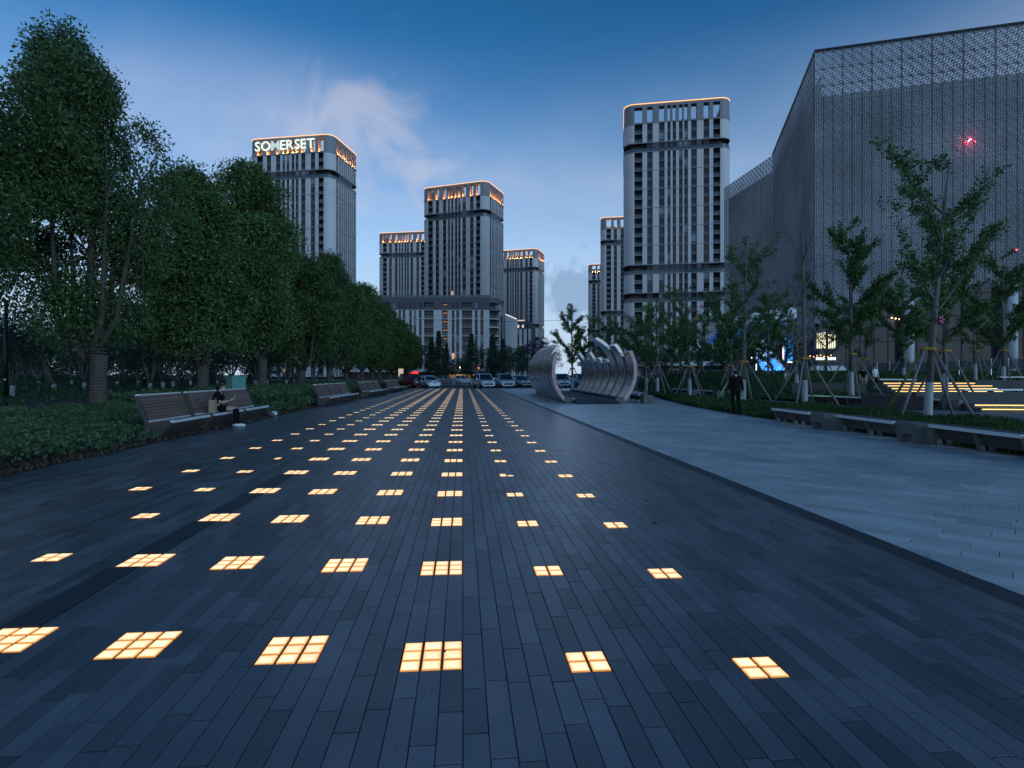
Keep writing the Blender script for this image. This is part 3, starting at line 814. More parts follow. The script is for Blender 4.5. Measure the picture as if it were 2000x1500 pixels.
# lit shop signs left of the canopy, seen under the trees
sg = empty('shop_sign', base(806, 205, 0.45), 0, 'glowing red shop sign with white strokes above the parked cars', 'sign')
b = MB(); b.box(-1.9, 1.9, 0, 0.2, 0, 2.1); b.build('sign_box', M['red_sign'], sg)
b = MB()
for q in (-1.05, -0.15, 0.75): b.box(q, q + 0.5, -0.05, -0.01, 0.35, 0.5); b.box(q + 0.2, q + 0.32, -0.05, -0.01, 0.15, 1.2); b.box(q, q + 0.5, -0.05, -0.01, 0.85, 0.98)
b.build('stroke', mat('sign_stroke', (0.5, 0.02, 0.02), 0.5), sg)
sg2 = empty('shop_sign', base(791, 205, 0.6), 0, 'glowing white shop sign beside the red one', 'sign')
b = MB(); b.box(-1.9, 1.7, 0, 0.2, 0.2, 1.2); b.build('sign_box', mat('sign_back', (0.1, 0.1, 0.12), 0.4), sg2)
b = MB()
for i in range(5): b.box(-1.75 + i * 0.68, -1.25 + i * 0.68, -0.06, -0.01, 0.42, 1.0)
b.build('letter', M['white_sign'], sg2)
ks = empty('kiosk_sign', base(783, 95, 0), 0, 'small upright lightbox beside the end of the tree row', 'sign')
b = MB(); b.box(-0.55, 0.55, 0, 0.25, 0.0, 2.9); b.build('sign_body', M['dark_metal'], ks)
b = MB(); b.box(-0.4, 0.4, -0.03, -0.005, 0.5, 2.5); b.build('sign_face', glow('lightbox', (1.0, 0.8, 0.6), 0.55), ks)

# wing receding behind the corner block
wg = empty('apartment_block', base(952, 262), -radians(18), 'white wing receding behind the nine-storey corner block', 'building')
bl = []; u = 1.0
for i in range(4): bl.append(('W', u + 1.4, u + 2.6)); u += 3.0
bl[1] = ('B', bl[1][1], bl[1][2] + 0.4); bl.append(('E', u, u + 0.6))
zw = block_facade(wg, -6.0, bl, 7, 3.3, 4.0, 20, False, True, 9)
b = MB(); b.box(-6.2, -6 + bl[-1][2] + 0.3, -0.3, 0.4, zw, zw + 1.2); b.build('parapet', M['white_stone'], wg)
b = MB(); b.box(-6 + bl[-1][2] + 0.3, -6 + bl[-1][2] + 0.55, 0, 24, 0, zw + 1.2); b.build('side_wall', M['white_stone'], wg)
b = MB(); b.box(-6 + bl[-1][2] + 0.56, -6 + bl[-1][2] + 0.7, 0.3, 22, zw + 0.85, zw + 1.15); b.build('cornice_light', glow('cornice', (1.0, 0.9, 0.85), 1.2), wg)
# low annex beside the slim tower
ax = empty('apartment_block', base(1004, 380), -radians(16), 'grey annex with a lit attic window row at the foot of the slim tower', 'building')
bl = []; u = 0.0
for i in range(7): bl.append(('W', u + 1.2, u + 2.3)); u += 3.0
bl.append(('E', u, u + 1))
za = block_facade(ax, -11, bl, 10, 3.3, 1.0, 18, True, True, 11)
b = MB()
for i in range(2, 6): b.box(-11 + i * 3 + 1.25, -11 + i * 3 + 2.25, 0.18, 0.22, za - 2.3, za - 0.5)
b.build('lit_window', glow('attic_lit', (1.0, 0.72, 0.6), 1.0), ax)
b = MB(); b.box(-4, 7, -0.2, 0.1, za + 1.9, za + 2.6); b.build('lit_cornice', glow('attic_cornice', (1.0, 0.8, 0.72), 0.7), ax)
# the tall right-hand tower stands on a retail base
rb = empty('retail_base', base(1322, 186), -radians(15), 'long two-storey retail base under the tall tower, pale canopy over dark shopfronts', 'building')
b = MB(); b.box(-30, 24, 1.5, 8, 0, 9.0, 0); b.build('wall', M['recess'], rb)
b = MB(); b.box(-31, 25, -2.5, 1.5, 4.3, 5.6, 0); b.build('canopy', M['stone'], rb)
b = MB()
for i in range(10): b.box(-29 + i * 5.6, -27.8 + i * 5.6, 0.2, 1.5, 0, 9.0)
b.build('pier', M['stone_dark'], rb)
for i in range(9):
    o = inst('shop_window', WM['d'], rb, (-27.6 + i * 5.6, 1.2, 5.9), (0, 0, 0), (4.0, 1, 1.2))
    o = inst('shop_window', WM['d'], rb, (-27.6 + i * 5.6, 1.2, 0.3), (0, 0, 0), (4.0, 1, 1.7))
b = MB(); b.box(-17.0, -14.2, -0.35, -0.2, 2.2, 4.1); b.box(-17.0, -15.6, -0.35, -0.2, 0.9, 2.2); b.build('red_sign', M['red_sign'], rb)
b = MB(); b.box(-6, 1.2, -0.3, -0.2, 2.6, 3.8, 0); b.build('sign_board', M['shop_dark'], rb)
b = MB()
for i in range(11): b.box(-5.6 + i * 0.6, -5.2 + i * 0.6, -0.36, -0.31, 2.95, 3.4)
b.build('sign_letter', mat('grey_letters', (0.35, 0.4, 0.5), 0.5), rb)
# ================================================================== PERFORATED BUILDING
M['screen'] = mat('perforated_aluminium', (0.35, 0.35, 0.37), 0.45, 0.25, var=0.38, scale=0.07, island=0.10)
M['screen_back'] = mat('rear_wall', (0.055, 0.057, 0.066), 0.8, var=0.5, scale=0.09)
M['curtain'] = mat('dark_curtain_glass', (0.018, 0.021, 0.028), 0.12, spec=0.7)
PW, PH = 1.32, 2.62
def panel_geo(rot=0):
    """a pleated panel 1.32 x 2.62 pierced by triangles; x 0..PW, z 0..PH, faces -y"""
    vs, fs = [], []
    nx, nz = 4, 8; cw, ch = PW / nx, PH / nz
    def q(pts):
        n = len(vs); vs.extend(pts); fs.append(tuple(range(n, n + len(pts))))
    for i in range(nx):
        for j in range(nz):
            x, z = i * cw, j * ch
            A, B, C_, D_ = (x, 0, z), (x + cw, 0, z), (x + cw, 0, z + ch), (x, 0, z + ch)
            t = (i + j + rot) % 4
            pts = [A, B, C_, D_]; pts = pts[t:] + pts[:t]
            A, B, C_, D_ = [Vector(p) for p in pts]
            cen = (A + B + C_ + D_) / 4
            # solid half A-B-C, dished inwards; the other half has a triangular hole
            cpt = (A + B + C_) / 3 + Vector((0, 0.09, 0))
            q([A, B, cpt]); q([B, C_, cpt]); q([C_, A, cpt])
            tri = [A, C_, D_]; m_ = (A + C_ + D_) / 3; f = 0.66
            ins = [m_ + (p - m_) * f for p in tri]
            for k in range(3): q([tri[k], tri[(k+1) % 3], ins[(k+1) % 3], ins[k]])
    # standing seam on the left edge
    n = len(vs)
    vs.extend([Vector(p) for p in ((-0.03,-0.10,0),(0.03,-0.10,0),(0.03,0.02,0),(-0.03,0.02,0),(-0.03,-0.10,PH),(0.03,-0.10,PH),(0.03,0.02,PH),(-0.03,0.02,PH))])
    fs.extend([(n,n+1,n+5,n+4),(n+1,n+2,n+6,n+5),(n+3,n,n+4,n+7)])
    n = len(vs)
    vs.extend([Vector(p) for p in ((0.03,-0.06,0),(PW-0.03,-0.06,0),(PW-0.03,0.02,0.06),(0.03,0.02,0.06),(0.03,-0.06,0.06),(PW-0.03,-0.06,0.06))])
    fs.extend([(n,n+1,n+5,n+4),(n+4,n+5,n+2,n+3)])
    return vs, fs
PG = [panel_geo(k) for k in range(4)]
PMESH = []
for vs, fs in PG:
    b = MB(); b.add(vs, fs); PMESH.append(b.mesh('screen_panel', M['screen']))
D2 = 92.0; TOP = CH + 630 * D2 / F
corner = base(1592, D2)
azR = radians(16)                       # depth axis of the building, clockwise from the camera axis
ang = azR + YAW
hall = empty('perforated_hall', corner, -ang, 'huge grey hall wrapped in a perforated metal screen, see-through along its top', 'building')
def low_edge(u): return max(8.6, 9.4 + 0.205 * u)
nr = int((TOP - 6) / PH) + 1
front = []                                                  # (u, z) local x along the front, rightwards
for i in range(34):
    for j in range(nr):
        z = TOP - (j + 1) * PH; u_ = i * PW
        if z + PH < low_edge(u_ + PW / 2): continue
        front.append((u_, z))
whole = [q for q in front if q[1] > low_edge(q[0] + PW) and q[0] < 27]
whole.sort(key=lambda q: -q[1] - 0.25 * q[0])
keep = set(whole[:300])
r = random.Random(5)
for (u_, z) in sorted(keep): inst('screen_panel', PMESH[2 * (int(round(z * 10)) % 2)], hall, (u_, 0, z))
st = MB()
def put(bb, o, d, u_, z, clamp=None):
    vs, fs = PG[2 * (int(round(z * 10)) % 2)]
    out = []
    for p in vs:
        zz_ = z + p[2]
        if clamp: zz_ = max(zz_, clamp(u_ + p[0]))
        out.append((o[0] + d[0] * (u_ + p[0]) - d[1] * p[1], o[1] + d[1] * (u_ + p[0]) + d[0] * p[1], zz_))
    bb.add(out, fs)
for q in front:
    if q not in keep: put(st, (0, 0), (1, 0), q[0], q[1], low_edge)
# left flank (runs away from the camera) and the second, lower-bearing volume beyond it
dep = 45.0; nL = int(dep / PW)
for i in range(nL):
    for j in range(nr):
        z = TOP - (j + 1) * PH
        if z + PH < 7.5: continue
        put(st, (0, nL * PW), (0, -1), i * PW, z)
st.build('screen_panels', M['screen'], hall, kind='stuff')
# second volume: direction parallel to the plaza axis, starts at the flank's far end
p2 = Vector((0, nL * PW))
a2 = ang + atan((876 - 904) / F) * -1
dx2, dy2 = -sin(a2), cos(a2)            # plaza axis in local coordinates
L2 = 24.5; n2_ = int(L2 / PW); st2 = MB()
o2 = (p2.x + dx2 * n2_ * PW, p2.y + dy2 * n2_ * PW)
for i in range(n2_):
    for j in range(nr):
        z = TOP - (j + 1) * PH
        if z + PH < 7.5: continue
        put(st2, o2, (-dx2, -dy2), i * PW, z)
o = st2.build('far_screen_panels', M['screen'], hall, kind='stuff')
b = MB()
b.box(1.0, 46, 1.3, 1.6, 0, TOP - 2.45 * PH); b.box(0.9, 1.2, 1.6, nL * PW, 0, TOP - 1.2 * PH)
b.build('rear_wall', M['screen_back'], hall)
b = MB(); b.add([(p2.x - 0.4*dy2 + 1.2, p2.y, 0), (o2[0] + 1.2, o2[1], 0), (o2[0] + 1.2, o2[1], TOP - 3), (p2.x + 1.2, p2.y, TOP - 3)], [(0,1,2,3)]); b.build('far_rear_wall', M['screen_back'], hall)
b = MB(); b.box(-0.12, 46, -0.12, 0.3, TOP, TOP + 0.35); b.box(-0.12, 0.25, 0.3, nL * PW, TOP, TOP + 0.35); b.build('coping', M['dark_metal'], hall)
b = MB()
for i in range(12): b.box(i * 3.96 - 0.06, i * 3.96 + 0.06, 0.35, 0.5, 6, TOP)
for j in range(6): b.box(0, 46, 0.5, 0.62, TOP - j * PH - 0.07, TOP - j * PH + 0.07)
b.build('sub_frame', M['dark_metal'], hall)
b = MB(); b.box(0.6, 46, 0.6, 1.25, 0, 16.5); b.build('curtain_glass', M['curtain'], hall)
b = MB()
for i in range(24): b.box(0.6 + i * 1.9, 0.68 + i * 1.9, 0.5, 0.6, 0, 16.4)
for z in (3.2, 6.5, 10.2, 13.5): b.box(0.6, 46, 0.52, 0.6, z, z + 0.1)
b.build('mullion', M['dark_metal'], hall)
pcm = mat('pale_column', (0.6, 0.6, 0.6), 0.5)
for u_ in (12.3, 25.0):
    b = MB(); b.tube([(u_, -1.5, 0), (u_, -1.5, low_edge(u_) + 1)], 0.62, 12); b.build('column', pcm, hall, smooth=True)
b = MB()
for i, (u_, z) in enumerate(((10.2, 10.0), (10.7, 9.9), (11.2, 9.8), (2.2, 10.2), (7.0, 10.1))): b.ball((u_, -0.9, z), 0.11, 6, 4)
b.build('soffit_lamp', glow('soffit_lamp', (1, 0.55, 0.25), 6.0), hall)
# red glow behind the screen: a lit red sign on the inner wall
b = MB(); b.box(20.4, 20.9, 0.62, 0.7, TOP - 15.9, TOP - 15.4); b.build('red_lamp', glow('inner_red', (1.0, 0.03, 0.06), 300.0), hall)
b = MB(); b.box(26.6, 26.9, 1.0, 1.1, TOP - 32.2, TOP - 31.9); b.build('red_lamp', glow('inner_red_small', (1.0, 0.03, 0.05), 14.0), hall)
# ================================================================== PLANTS
def leafmat(name, col, hue=0.0, var=0.45, trans=0.25, col2=None, clump=1.2):
    return mat(name, col, 0.55, 0.0, var=0.35, scale=clump, island=var, spec=0.35, trans=trans, col2=col2)
M['camphor'] = leafmat('camphor_leaf', (0.074, 0.124, 0.040), trans=0.22, clump=0.7)
M['camphor_b'] = leafmat('camphor_leaf_b', (0.086, 0.142, 0.040), trans=0.22, clump=0.7)
M['ginkgo'] = leafmat('ginkgo_leaf', (0.080, 0.155, 0.042))
M['ginkgo_y'] = leafmat('ginkgo_leaf_yellow', (0.22, 0.17, 0.035))
M['shrub'] = leafmat('shrub_leaf', (0.070, 0.125, 0.055), col2=(0.10, 0.15, 0.06))
M['cover'] = leafmat('ground_cover_leaf', (0.045, 0.085, 0.030))
M['wood_leaf'] = leafmat('thicket_leaf', (0.050, 0.085, 0.050))
M['conifer'] = leafmat('conifer_needles', (0.030, 0.060, 0.038))
M['purple_leaf'] = leafmat('purple_plum_leaf', (0.065, 0.065, 0.11))
M['grass'] = leafmat('grass_blade', (0.050, 0.105, 0.030), var=0.4, trans=0.2)
M['bark'] = mat('bark', (0.075, 0.058, 0.045), 0.9, var=0.4, scale=9, bump=0.8, bscale=30)
M['bark_grey'] = mat('ginkgo_bark', (0.15, 0.135, 0.125), 0.9, var=0.35, scale=12, bump=0.6, bscale=40)
M['lime'] = mat('limewash', (0.40, 0.39, 0.39), 0.9, var=0.25, scale=14, bump=0.6, bscale=40)
M['wrap'] = mat('light_string_wrap', (0.17, 0.15, 0.14), 0.6)

def leaf_mesh(name, C, L, Wd, m, up=0.0, droop=0.3, seed=0, out=None):
    """N pointed leaves: four-cornered, folded along nothing, one per centre"""
    rg = np.random.default_rng(seed); n = len(C)
    T = rg.normal(size=(n, 3)); T[:, 2] = T[:, 2] * 0.6 - droop + up
    if out is not None: T += out * 0.7
    T /= np.linalg.norm(T, axis=1)[:, None]
    R = rg.normal(size=(n, 3)); B = np.cross(T, R); B /= np.linalg.norm(B, axis=1)[:, None]
    s = rg.uniform(0.7, 1.3, size=(n, 1))
    A = T * (L * s); Bq = B * (Wd * s)
    V = np.stack([C - A, C + Bq + A * 0.1, C + A, C - Bq + A * 0.1], axis=1).reshape(-1, 3)
    me = bpy.data.meshes.new(name)
    me.vertices.add(4 * n); me.vertices.foreach_set('co', V.astype(np.float32).ravel())
    me.loops.add(4 * n); me.loops.foreach_set('vertex_index', np.arange(4 * n, dtype=np.int32))
    me.polygons.add(n); me.polygons.foreach_set('loop_start', np.arange(0, 4 * n, 4, dtype=np.int32)); me.polygons.foreach_set('loop_total', np.full(n, 4, dtype=np.int32))
    me.materials.append(m); me.update(calc_edges=True); me.validate(); return me

def blob_leaves(blobs, per, seed, top_bias=0.35):
    rg = np.random.default_rng(seed); Cs, Os = [], []
    for (c, r) in blobs:
        n = int(per * r * r)
        d = rg.normal(size=(n, 3)); d[:, 2] += top_bias; d /= np.linalg.norm(d, axis=1)[:, None]
        rad = r * rg.uniform(0.35, 1.05, size=(n, 1)) ** 0.6
        # twig-scale lumps
        lump = 1 + 0.18 * np.sin(d @ np.array([[7.0], [5.0], [6.0]]) + rg.uniform(0, 6))
        Cs.append(np.array(c) + d * rad * lump * np.array([1, 1, 0.85])); Os.append(d)
    return np.concatenate(Cs), np.concatenate(Os)

def camphor(seed, h, R, zb, nblob=80, per=410, lf=(0.12, 0.052)):
    """crown, trunk and limbs of an evergreen shade tree in local coordinates"""
    rg = random.Random(seed); blobs = []
    zc = (zb + h) / 2; rz = (h - zb) / 2
    i = 0
    while len(blobs) < nblob:
        a = rg.uniform(0, 2 * pi); t = rg.uniform(-0.92, 1.0); rr_ = rg.uniform(0.36, 1.0) ** 0.5
        prof = max(0, 1 - (abs(t) ** (5.0 if t < 0 else 1.9))) ** 0.5
        prof *= 0.82 + 0.28 * sin(3 * a + seed) * (0.5 + 0.5 * sin(5 * t + seed))
        br = rg.uniform(0.75, 1.5) * R / 4.0
        x, y = max(0.0, R * prof * rr_ - br * 0.55) * cos(a), max(0.0, R * prof * rr_ - br * 0.55) * sin(a)
        blobs.append(((x, y, zc + rz * t * 0.93), br))
    C, O = blob_leaves(blobs, per, seed)
    crown = leaf_mesh('crown', C, lf[0], lf[1], M['camphor' if seed % 2 else 'camphor_b'], droop=0.35, seed=seed, out=O)
    tb = MB()
    fz = zb * 0.82
    tb.tube([(0, 0, -0.1), (0.02, 0, 0.25), (0.0, 0.02, 1.2), (0.03, 0, fz)], [0.42, 0.33, 0.27, 0.31], 10)
    lm = MB()
    for k in range(5):
        a = 2 * pi * k / 5 + rg.uniform(-0.4, 0.4); q = rg.uniform(0.3, 0.5)
        p1 = Vector((cos(a) * R * 0.25, sin(a) * R * 0.25, fz + 1.3)); p2 = Vector((cos(a) * R * q, sin(a) * R * q, zc + rz * rg.uniform(-0.3, 0.15))); p3 = p2 + Vector((cos(a), sin(a), 1.2)) * 0.7
        lm.tube([(0.02 * cos(a), 0.02 * sin(a), fz - 0.25), p1, p2, p3], [0.19, 0.13, 0.06, 0.02], 7)
        for j in range(3):
            b_ = blobs[rg.randrange(len(blobs))][0]; lm.tube([p2, (p2 + Vector(b_)) / 2 + Vector((0, 0, 0.3)), b_], [0.06, 0.04, 0.015], 5)
    lm.tube([(0.03, 0, fz - 0.2), (0.2, 0.1, zc), (0.1, -0.1, h - 1.2)], [0.22, 0.13, 0.03], 7)
    wr = MB()
    for k in range(15):
        z = 0.75 + k * 0.105; wr.tube([(0.315 * cos(q * pi / 5), 0.315 * sin(q * pi / 5), z + 0.02 * sin(q)) for q in range(11)], 0.008, 4, cap=False)
    return crown, tb.mesh('trunk', M['bark'], True), lm.mesh('limb', M['bark'], True), wr.mesh('light_string', M['wrap'])
CAM = [camphor(1, 13.0, 4.7, 2.6), camphor(2, 13.0, 4.5, 2.5), camphor(4, 13.0, 4.7, 2.6), camphor(7, 13.0, 4.4, 2.6), camphor(1, 13.0, 4.7, 2.5, 78, 760, (0.088, 0.036))]
ROW = [  # px of trunk, depth, height factor, radius factor, mesh, what singles it out
 (192, 23.4, 1.13, 0.84, 4, 'tallest-looking broad evergreen tree with string-wound forked trunk beside the first bench'),
 (397, 33.0, 0.96, 0.84, 1, 'round evergreen tree with string-wound trunk behind the bench with the seated woman'),
 (513, 43.0, 1.24, 0.93, 2, 'tall dark evergreen tree standing next beyond the green cabinet'),
 (589, 53.5, 0.92, 0.98, 3, 'evergreen tree just short of the second bench from the seated woman'),
 (643, 63.8, 1.08, 1.00, 0, 'evergreen tree directly behind the second bench from the seated woman'),
 (676, 73.0, 0.90, 1.02, 1, None), (707, 84.0, 1.06, 0.98, 2, None), (727, 94.0, 0.93, 1.0, 3, None), (742, 103.0, 1.05, 1.05, 0, None), (762, 108.0, 0.86, 1.0, 1, None), (778, 108.0, 0.86, 0.95, 2, None), (797, 112.0, 0.74, 0.80, 3, None)]
for i, (px, d, hf, rf, k, lb) in enumerate(ROW):
    crown, tr, lm, wr = CAM[k]
    e = empty('evergreen_tree', base(px, d), i * 2.1 + 0.4, lb or 'evergreen tree in the far run of the row beside the plaza', 'tree', 'evergreen row beside the plaza')
    off = {0: (-1.5, 0.3, 0), 1: (-0.8, 0, 0), 2: (-1.0, 0, 0)}.get(i, (0, 0, 0)); off = tuple(Matrix.Rotation(-(i * 2.1 + 0.4), 3, 'Z') @ Vector(off))
    o = inst('crown', crown, e, off, (0, 0, 0), (rf, rf, hf)); o['kind'] = 'stuff'
    tag(inst('limbs', lm, e, (off[0] * 0.3, off[1] * 0.3, 0), (0, 0, 0), (rf, rf, hf)), kind='stuff'); t_ = inst('trunk', tr, e, (0, 0, 0), (0, 0, 0), (1, 1, hf))
    if i < 5: tag(inst('light_string', wr, t_), kind='stuff')
# the same row goes on out of view to the left: its crown reaches into the picture
for (px, d, hf, rf) in ((-290, 17.0, 0.92, 0.95),):
    crown, tr, lm, wr = CAM[4]
    e = empty('evergreen_tree', base(px, d), 1.0, 'evergreen tree whose crown overhangs the near end of the shrub bed', 'tree', 'evergreen row beside the plaza')
    tag(inst('crown', crown, e, (0, 0, 0), (0, 0, 0), (rf, rf, hf)), kind='stuff'); tag(inst('limbs', lm, e, (0, 0, 0), (0, 0, 0), (rf, rf, hf)), kind='stuff'); inst('trunk', tr, e)

# --- small whitewashed trees beyond the side path
def thicket_tree(seed):
    rg = random.Random(seed); tb = MB(); lw = MB(); blobs = []
    lw.tube([(0, 0, -0.1), (0.02, 0.01, 0.5), (0.0, 0.0, 0.95)], [0.15, 0.12, 0.13], 8)
    for k in range(rg.randint(4, 6)):
        a = rg.uniform(0, 2 * pi); q = rg.uniform(0.5, 1.5); hh = rg.uniform(3.4, 5.4)
        m1 = Vector((cos(a) * q * 0.45, sin(a) * q * 0.45, 1.7)); m2 = Vector((cos(a) * q * 0.9, sin(a) * q * 0.9, hh * 0.65)); m3 = Vector((cos(a) * q * 1.2, sin(a) * q * 1.2, hh))
        tb.tube([(0, 0, 0.85), m1, m2, m3], [0.075, 0.06, 0.04, 0.01], 6)
        for p_ in (m2, m3, (m2 + m3) / 2 + Vector((rg.uniform(-.6, .6), rg.uniform(-.6, .6), 0))): blobs.append((tuple(p_), rg.uniform(0.6, 1.0)))
    C, O = blob_leaves(blobs, 330, seed, 0.1)
    return lw.mesh('whitewashed_trunk', M['lime'], True), tb.mesh('stems', M['bark_grey'], True), leaf_mesh('crown', C, 0.085, 0.04, M['wood_leaf'], seed=seed, out=O)
THK = [thicket_tree(s) for s in (21, 22, 23)]
rg = random.Random(31)
spots = [(105, 37.0), (165, 43), (293, 42), (318, 47), (338, 50), (25, 33), (230, 52), (-20, 46), (75, 55), (372, 55), (425, 60), (452, 66), (497, 70), (535, 58), (556, 62), (575, 78), (605, 66), (618, 82), (650, 90), (140, 60), (270, 62), (200, 70), (350, 74), (48, 68)]
for i, (px, d) in enumerate(spots):
    p = base(px, d); 
    if p.x > -19.5: p.x = -19.5 - rg.random()
    e = empty('small_tree', p, rg.uniform(0, 6), 'low forking tree with whitewashed foot among the ground cover beyond the side path' if i else 'whitewashed tree forking low with a wide side branch, nearest the side path hedge', 'tree', 'whitewashed small trees beyond the side path' if i else None)
    a, b_, c_ = THK[i % 3]; s_ = rg.uniform(0.9, 1.25)
    inst('whitewashed_trunk', a, e); tag(inst('stems', b_, e, (0, 0, 0), (0, 0, 0), (s_, s_, s_)), kind='stuff'); tag(inst('crown', c_, e, (0, 0, 0), (0, 0, 0), (s_, s_, s_)), kind='stuff')
# the wood behind them, one mass
blobs = []
for i in range(330):
    d = rg.uniform(62, 120); px = rg.uniform(-150, 800); p = base(px, d)
    if p.x > -30: continue
    blobs.append(((p.x, p.y, rg.uniform(0.5, 7.5)), rg.uniform(1.6, 2.8)))
C, O = blob_leaves(blobs, 120, 77, 0.0)
tag(inst('distant_wood', leaf_mesh('distant_wood', C, 0.16, 0.08, M['wood_leaf'], seed=5, out=O)), 'dense dark wood closing the view behind the whitewashed trees', 'wood', kind='stuff')

# --- shrubs and ground cover
def carpet(poly_fn, n, xr, yr, hfun, L, Wd, m, seed, zs=1.0):
    rg_ = np.random.default_rng(seed)
    x = rg_.uniform(*xr, size=n * 3); y = rg_.uniform(yr[0] ** 0.5, yr[1] ** 0.5, size=n * 3) ** 2 if yr[0] >= 0 else rg_.uniform(*yr, size=n * 3)
    ok = poly_fn(x, y); x = x[ok][:n]; y = y[ok][:n]
    h = hfun(x, y); z = h * rg_.uniform(0.15, 1.0, size=len(x)) ** 0.45
    C = np.stack([x, y, z], axis=1)
    return leaf_mesh('leaves', C, L, Wd, m, up=0.45, droop=0.0, seed=seed)
def lumpy(base_h, amp, sx=1.7, ph=0.0):
    return lambda x, y: np.clip(base_h + amp * (np.sin(x * sx + ph) * np.sin(y * sx * 0.8 + 1.3 * ph) + 0.6 * np.sin(x * 3.1 + y * 2.3 + ph) + 0.35 * np.sin(x * 7.1 - y * 6.3)), 0.05, 3)
def bed(x, y): 
    edge = np.where(y < 30, -6.86, -6.86 + 1.2 * np.clip((y - 30) / 25, 0, 1))
    return (x < edge - 0.03 * np.sin(y * 5)) & (x > -15.2)
bench_zone = lambda x, y: ((x > -8.6) & (((y > 14.0) & (y < 22.0)) | ((y > 28.7) & (y < 36.6)) | ((y > 38.8) & (y < 47))))
def edge_taper(f):
    return lambda x, y: f(x, y) * np.clip((-6.80 - x) / 0.5 + 0.45, 0.45, 1.0)
me = carpet(lambda x, y: bed(x, y) & (y < 27) & ~bench_zone(x, y), 90000, (-15.2, -6.86), (4.5, 27), edge_taper(lumpy(0.40, 0.10)), 0.046, 0.021, M['shrub'], 3)
tag(inst('shrubs', me), 'low leafy shrubs filling the bed in front of the side path', 'shrubs', kind='stuff')
me = carpet(lambda x, y: bed(x, y) & ~bench_zone(x, y), 34000, (-15.2, -5.8), (25, 66), edge_taper(lumpy(0.66, 0.18, 1.1, 0.7)), 0.085, 0.04, M['shrub'], 4)
tag(inst('shrubs', me), 'taller shrubs in the bed between and beyond the benches', 'shrubs', kind='stuff')
me = carpet(lambda x, y: (x < -18.5 - 0.1 * np.sin(y * 2)), 60000, (-75, -18.4), (14, 100), lambda x, y: np.clip(lumpy(0.55, 0.12, 0.9, 1.9)(x, y) * np.clip((-18.4 - x) / 0.5, 0.3, 1) + np.clip((-x - 24) * 0.02, 0, 1.2), 0.05, 3), 0.10, 0.05, M['cover'], 6)
tag(inst('ground_cover', me), 'clipped dark ground cover beyond the side path', 'ground cover', kind='stuff')

me = carpet(lambda x, y: (x < np.where(y < 30, -6.84, -6.84 + 1.2 * np.clip((y - 30) / 25, 0, 1))), 9000, (-7.9, -5.7), (4.0, 50), lambda x, y: 0.03 + 0 * x, 0.045, 0.022, mat('leaf_litter', (0.07, 0.045, 0.028), 0.9, island=0.5), 14)
tag(inst('leaf_litter', me), 'dry leaf litter along the edge of the planting bed', 'leaf litter', kind='stuff')
# --- staked ginkgos on the right
def limb_path(p0, a, elev, ln, rg_, n=5):
    pts = [Vector(p0)]; d = Vector((cos(a) * cos(elev), sin(a) * cos(elev), sin(elev)))
    for k in range(n):
        d = (d + Vector((rg_.uniform(-.16, .16), rg_.uniform(-.16, .16), rg_.uniform(-0.03, .16)))).normalized(); pts.append(pts[-1] + d * ln / n)
    return pts
def ginkgo(seed, h, dens, spread, lean=(0, 0), bare_top=0.0, leafcol='ginkgo', low=0.30, size=0.056):
    rg_ = random.Random(seed); tb = MB(); lw = MB(); Cs = []
    def tp(z): return Vector((lean[0] * (max(z, 0) / h) ** 1.3, lean[1] * (max(z, 0) / h) ** 1.3, z))
    zt_ = h * 0.78
    lw.tube([tp(-0.1), tp(0.15), tp(1.25)], [0.17, 0.135, 0.12], 9)
    tb.tube([tp(1.25), tp(h * 0.4), tp(zt_), tp(h * 0.97)], [0.118, 0.095, 0.055, 0.012], 8)
    def leafy(path, dn):
        for i in range(1, len(path)):
            for q in range(max(1, int(dn * 4 * (path[i] - path[i-1]).length + rg_.random()))):
                c_ = path[i-1].lerp(path[i], rg_.random()) + Vector((rg_.gauss(0, 0.05), rg_.gauss(0, 0.05), rg_.gauss(0, 0.05)))
                for w in range(rg_.randint(3, 8)): Cs.append(c_ + Vector((rg_.gauss(0, 0.09), rg_.gauss(0, 0.09), rg_.gauss(0.01, 0.08))))
    nl = rg_.randint(7, 9)
    for k in range(nl):
        f = low + (0.80 - low) * (k + rg_.random() * 0.9) / nl
        a = k * 2.4 + rg_.uniform(-0.8, 0.8); ln = h * rg_.uniform(0.26, 0.46) * (1.12 - 0.55 * f) * spread
        el = rg_.uniform(0.35, 0.75) + 0.35 * f
        pts = limb_path(tp(h * f), a, el, ln, rg_, 6)
        tb.tube(pts, [0.050, 0.042, 0.034, 0.026, 0.018, 0.012, 0.006], 6)
        bare = bare_top and (f > 1 - bare_top or rg_.random() < 0.4)
        if not bare: leafy(pts[1:], dens)
        for j in range(rg_.randint(4, 7)):
            b0 = pts[rg_.randint(1, 5)]; sp = limb_path(b0, a + rg_.uniform(-1.3, 1.3), rg_.uniform(0.0, 1.0), ln * rg_.uniform(0.22, 0.50), rg_, 4); tb.tube(sp, [0.017, 0.013, 0.010, 0.007, 0.003], 4)
            if not bare: leafy(sp, dens)
    for k in range(int(9 * spread)):                    # short twigs straight off the stem
        f = rg_.uniform(low, 0.97); sp = limb_path(tp(h * f), rg_.uniform(0, 6.28), rg_.uniform(0.1, 0.9), h * rg_.uniform(0.06, 0.15), rg_, 4); tb.tube(sp, [0.017, 0.013, 0.010, 0.007, 0.003], 4)
        if not bare_top or rg_.random() < 0.25: leafy(sp, dens)
    C = np.array([tuple(c_) for c_ in Cs])
    return lw.mesh('whitewashed_trunk', M['lime'], True), tb.mesh('branches', M['bark_grey'], True), leaf_mesh('foliage', C, size, size * 0.62, M[leafcol], droop=0.25, seed=seed)
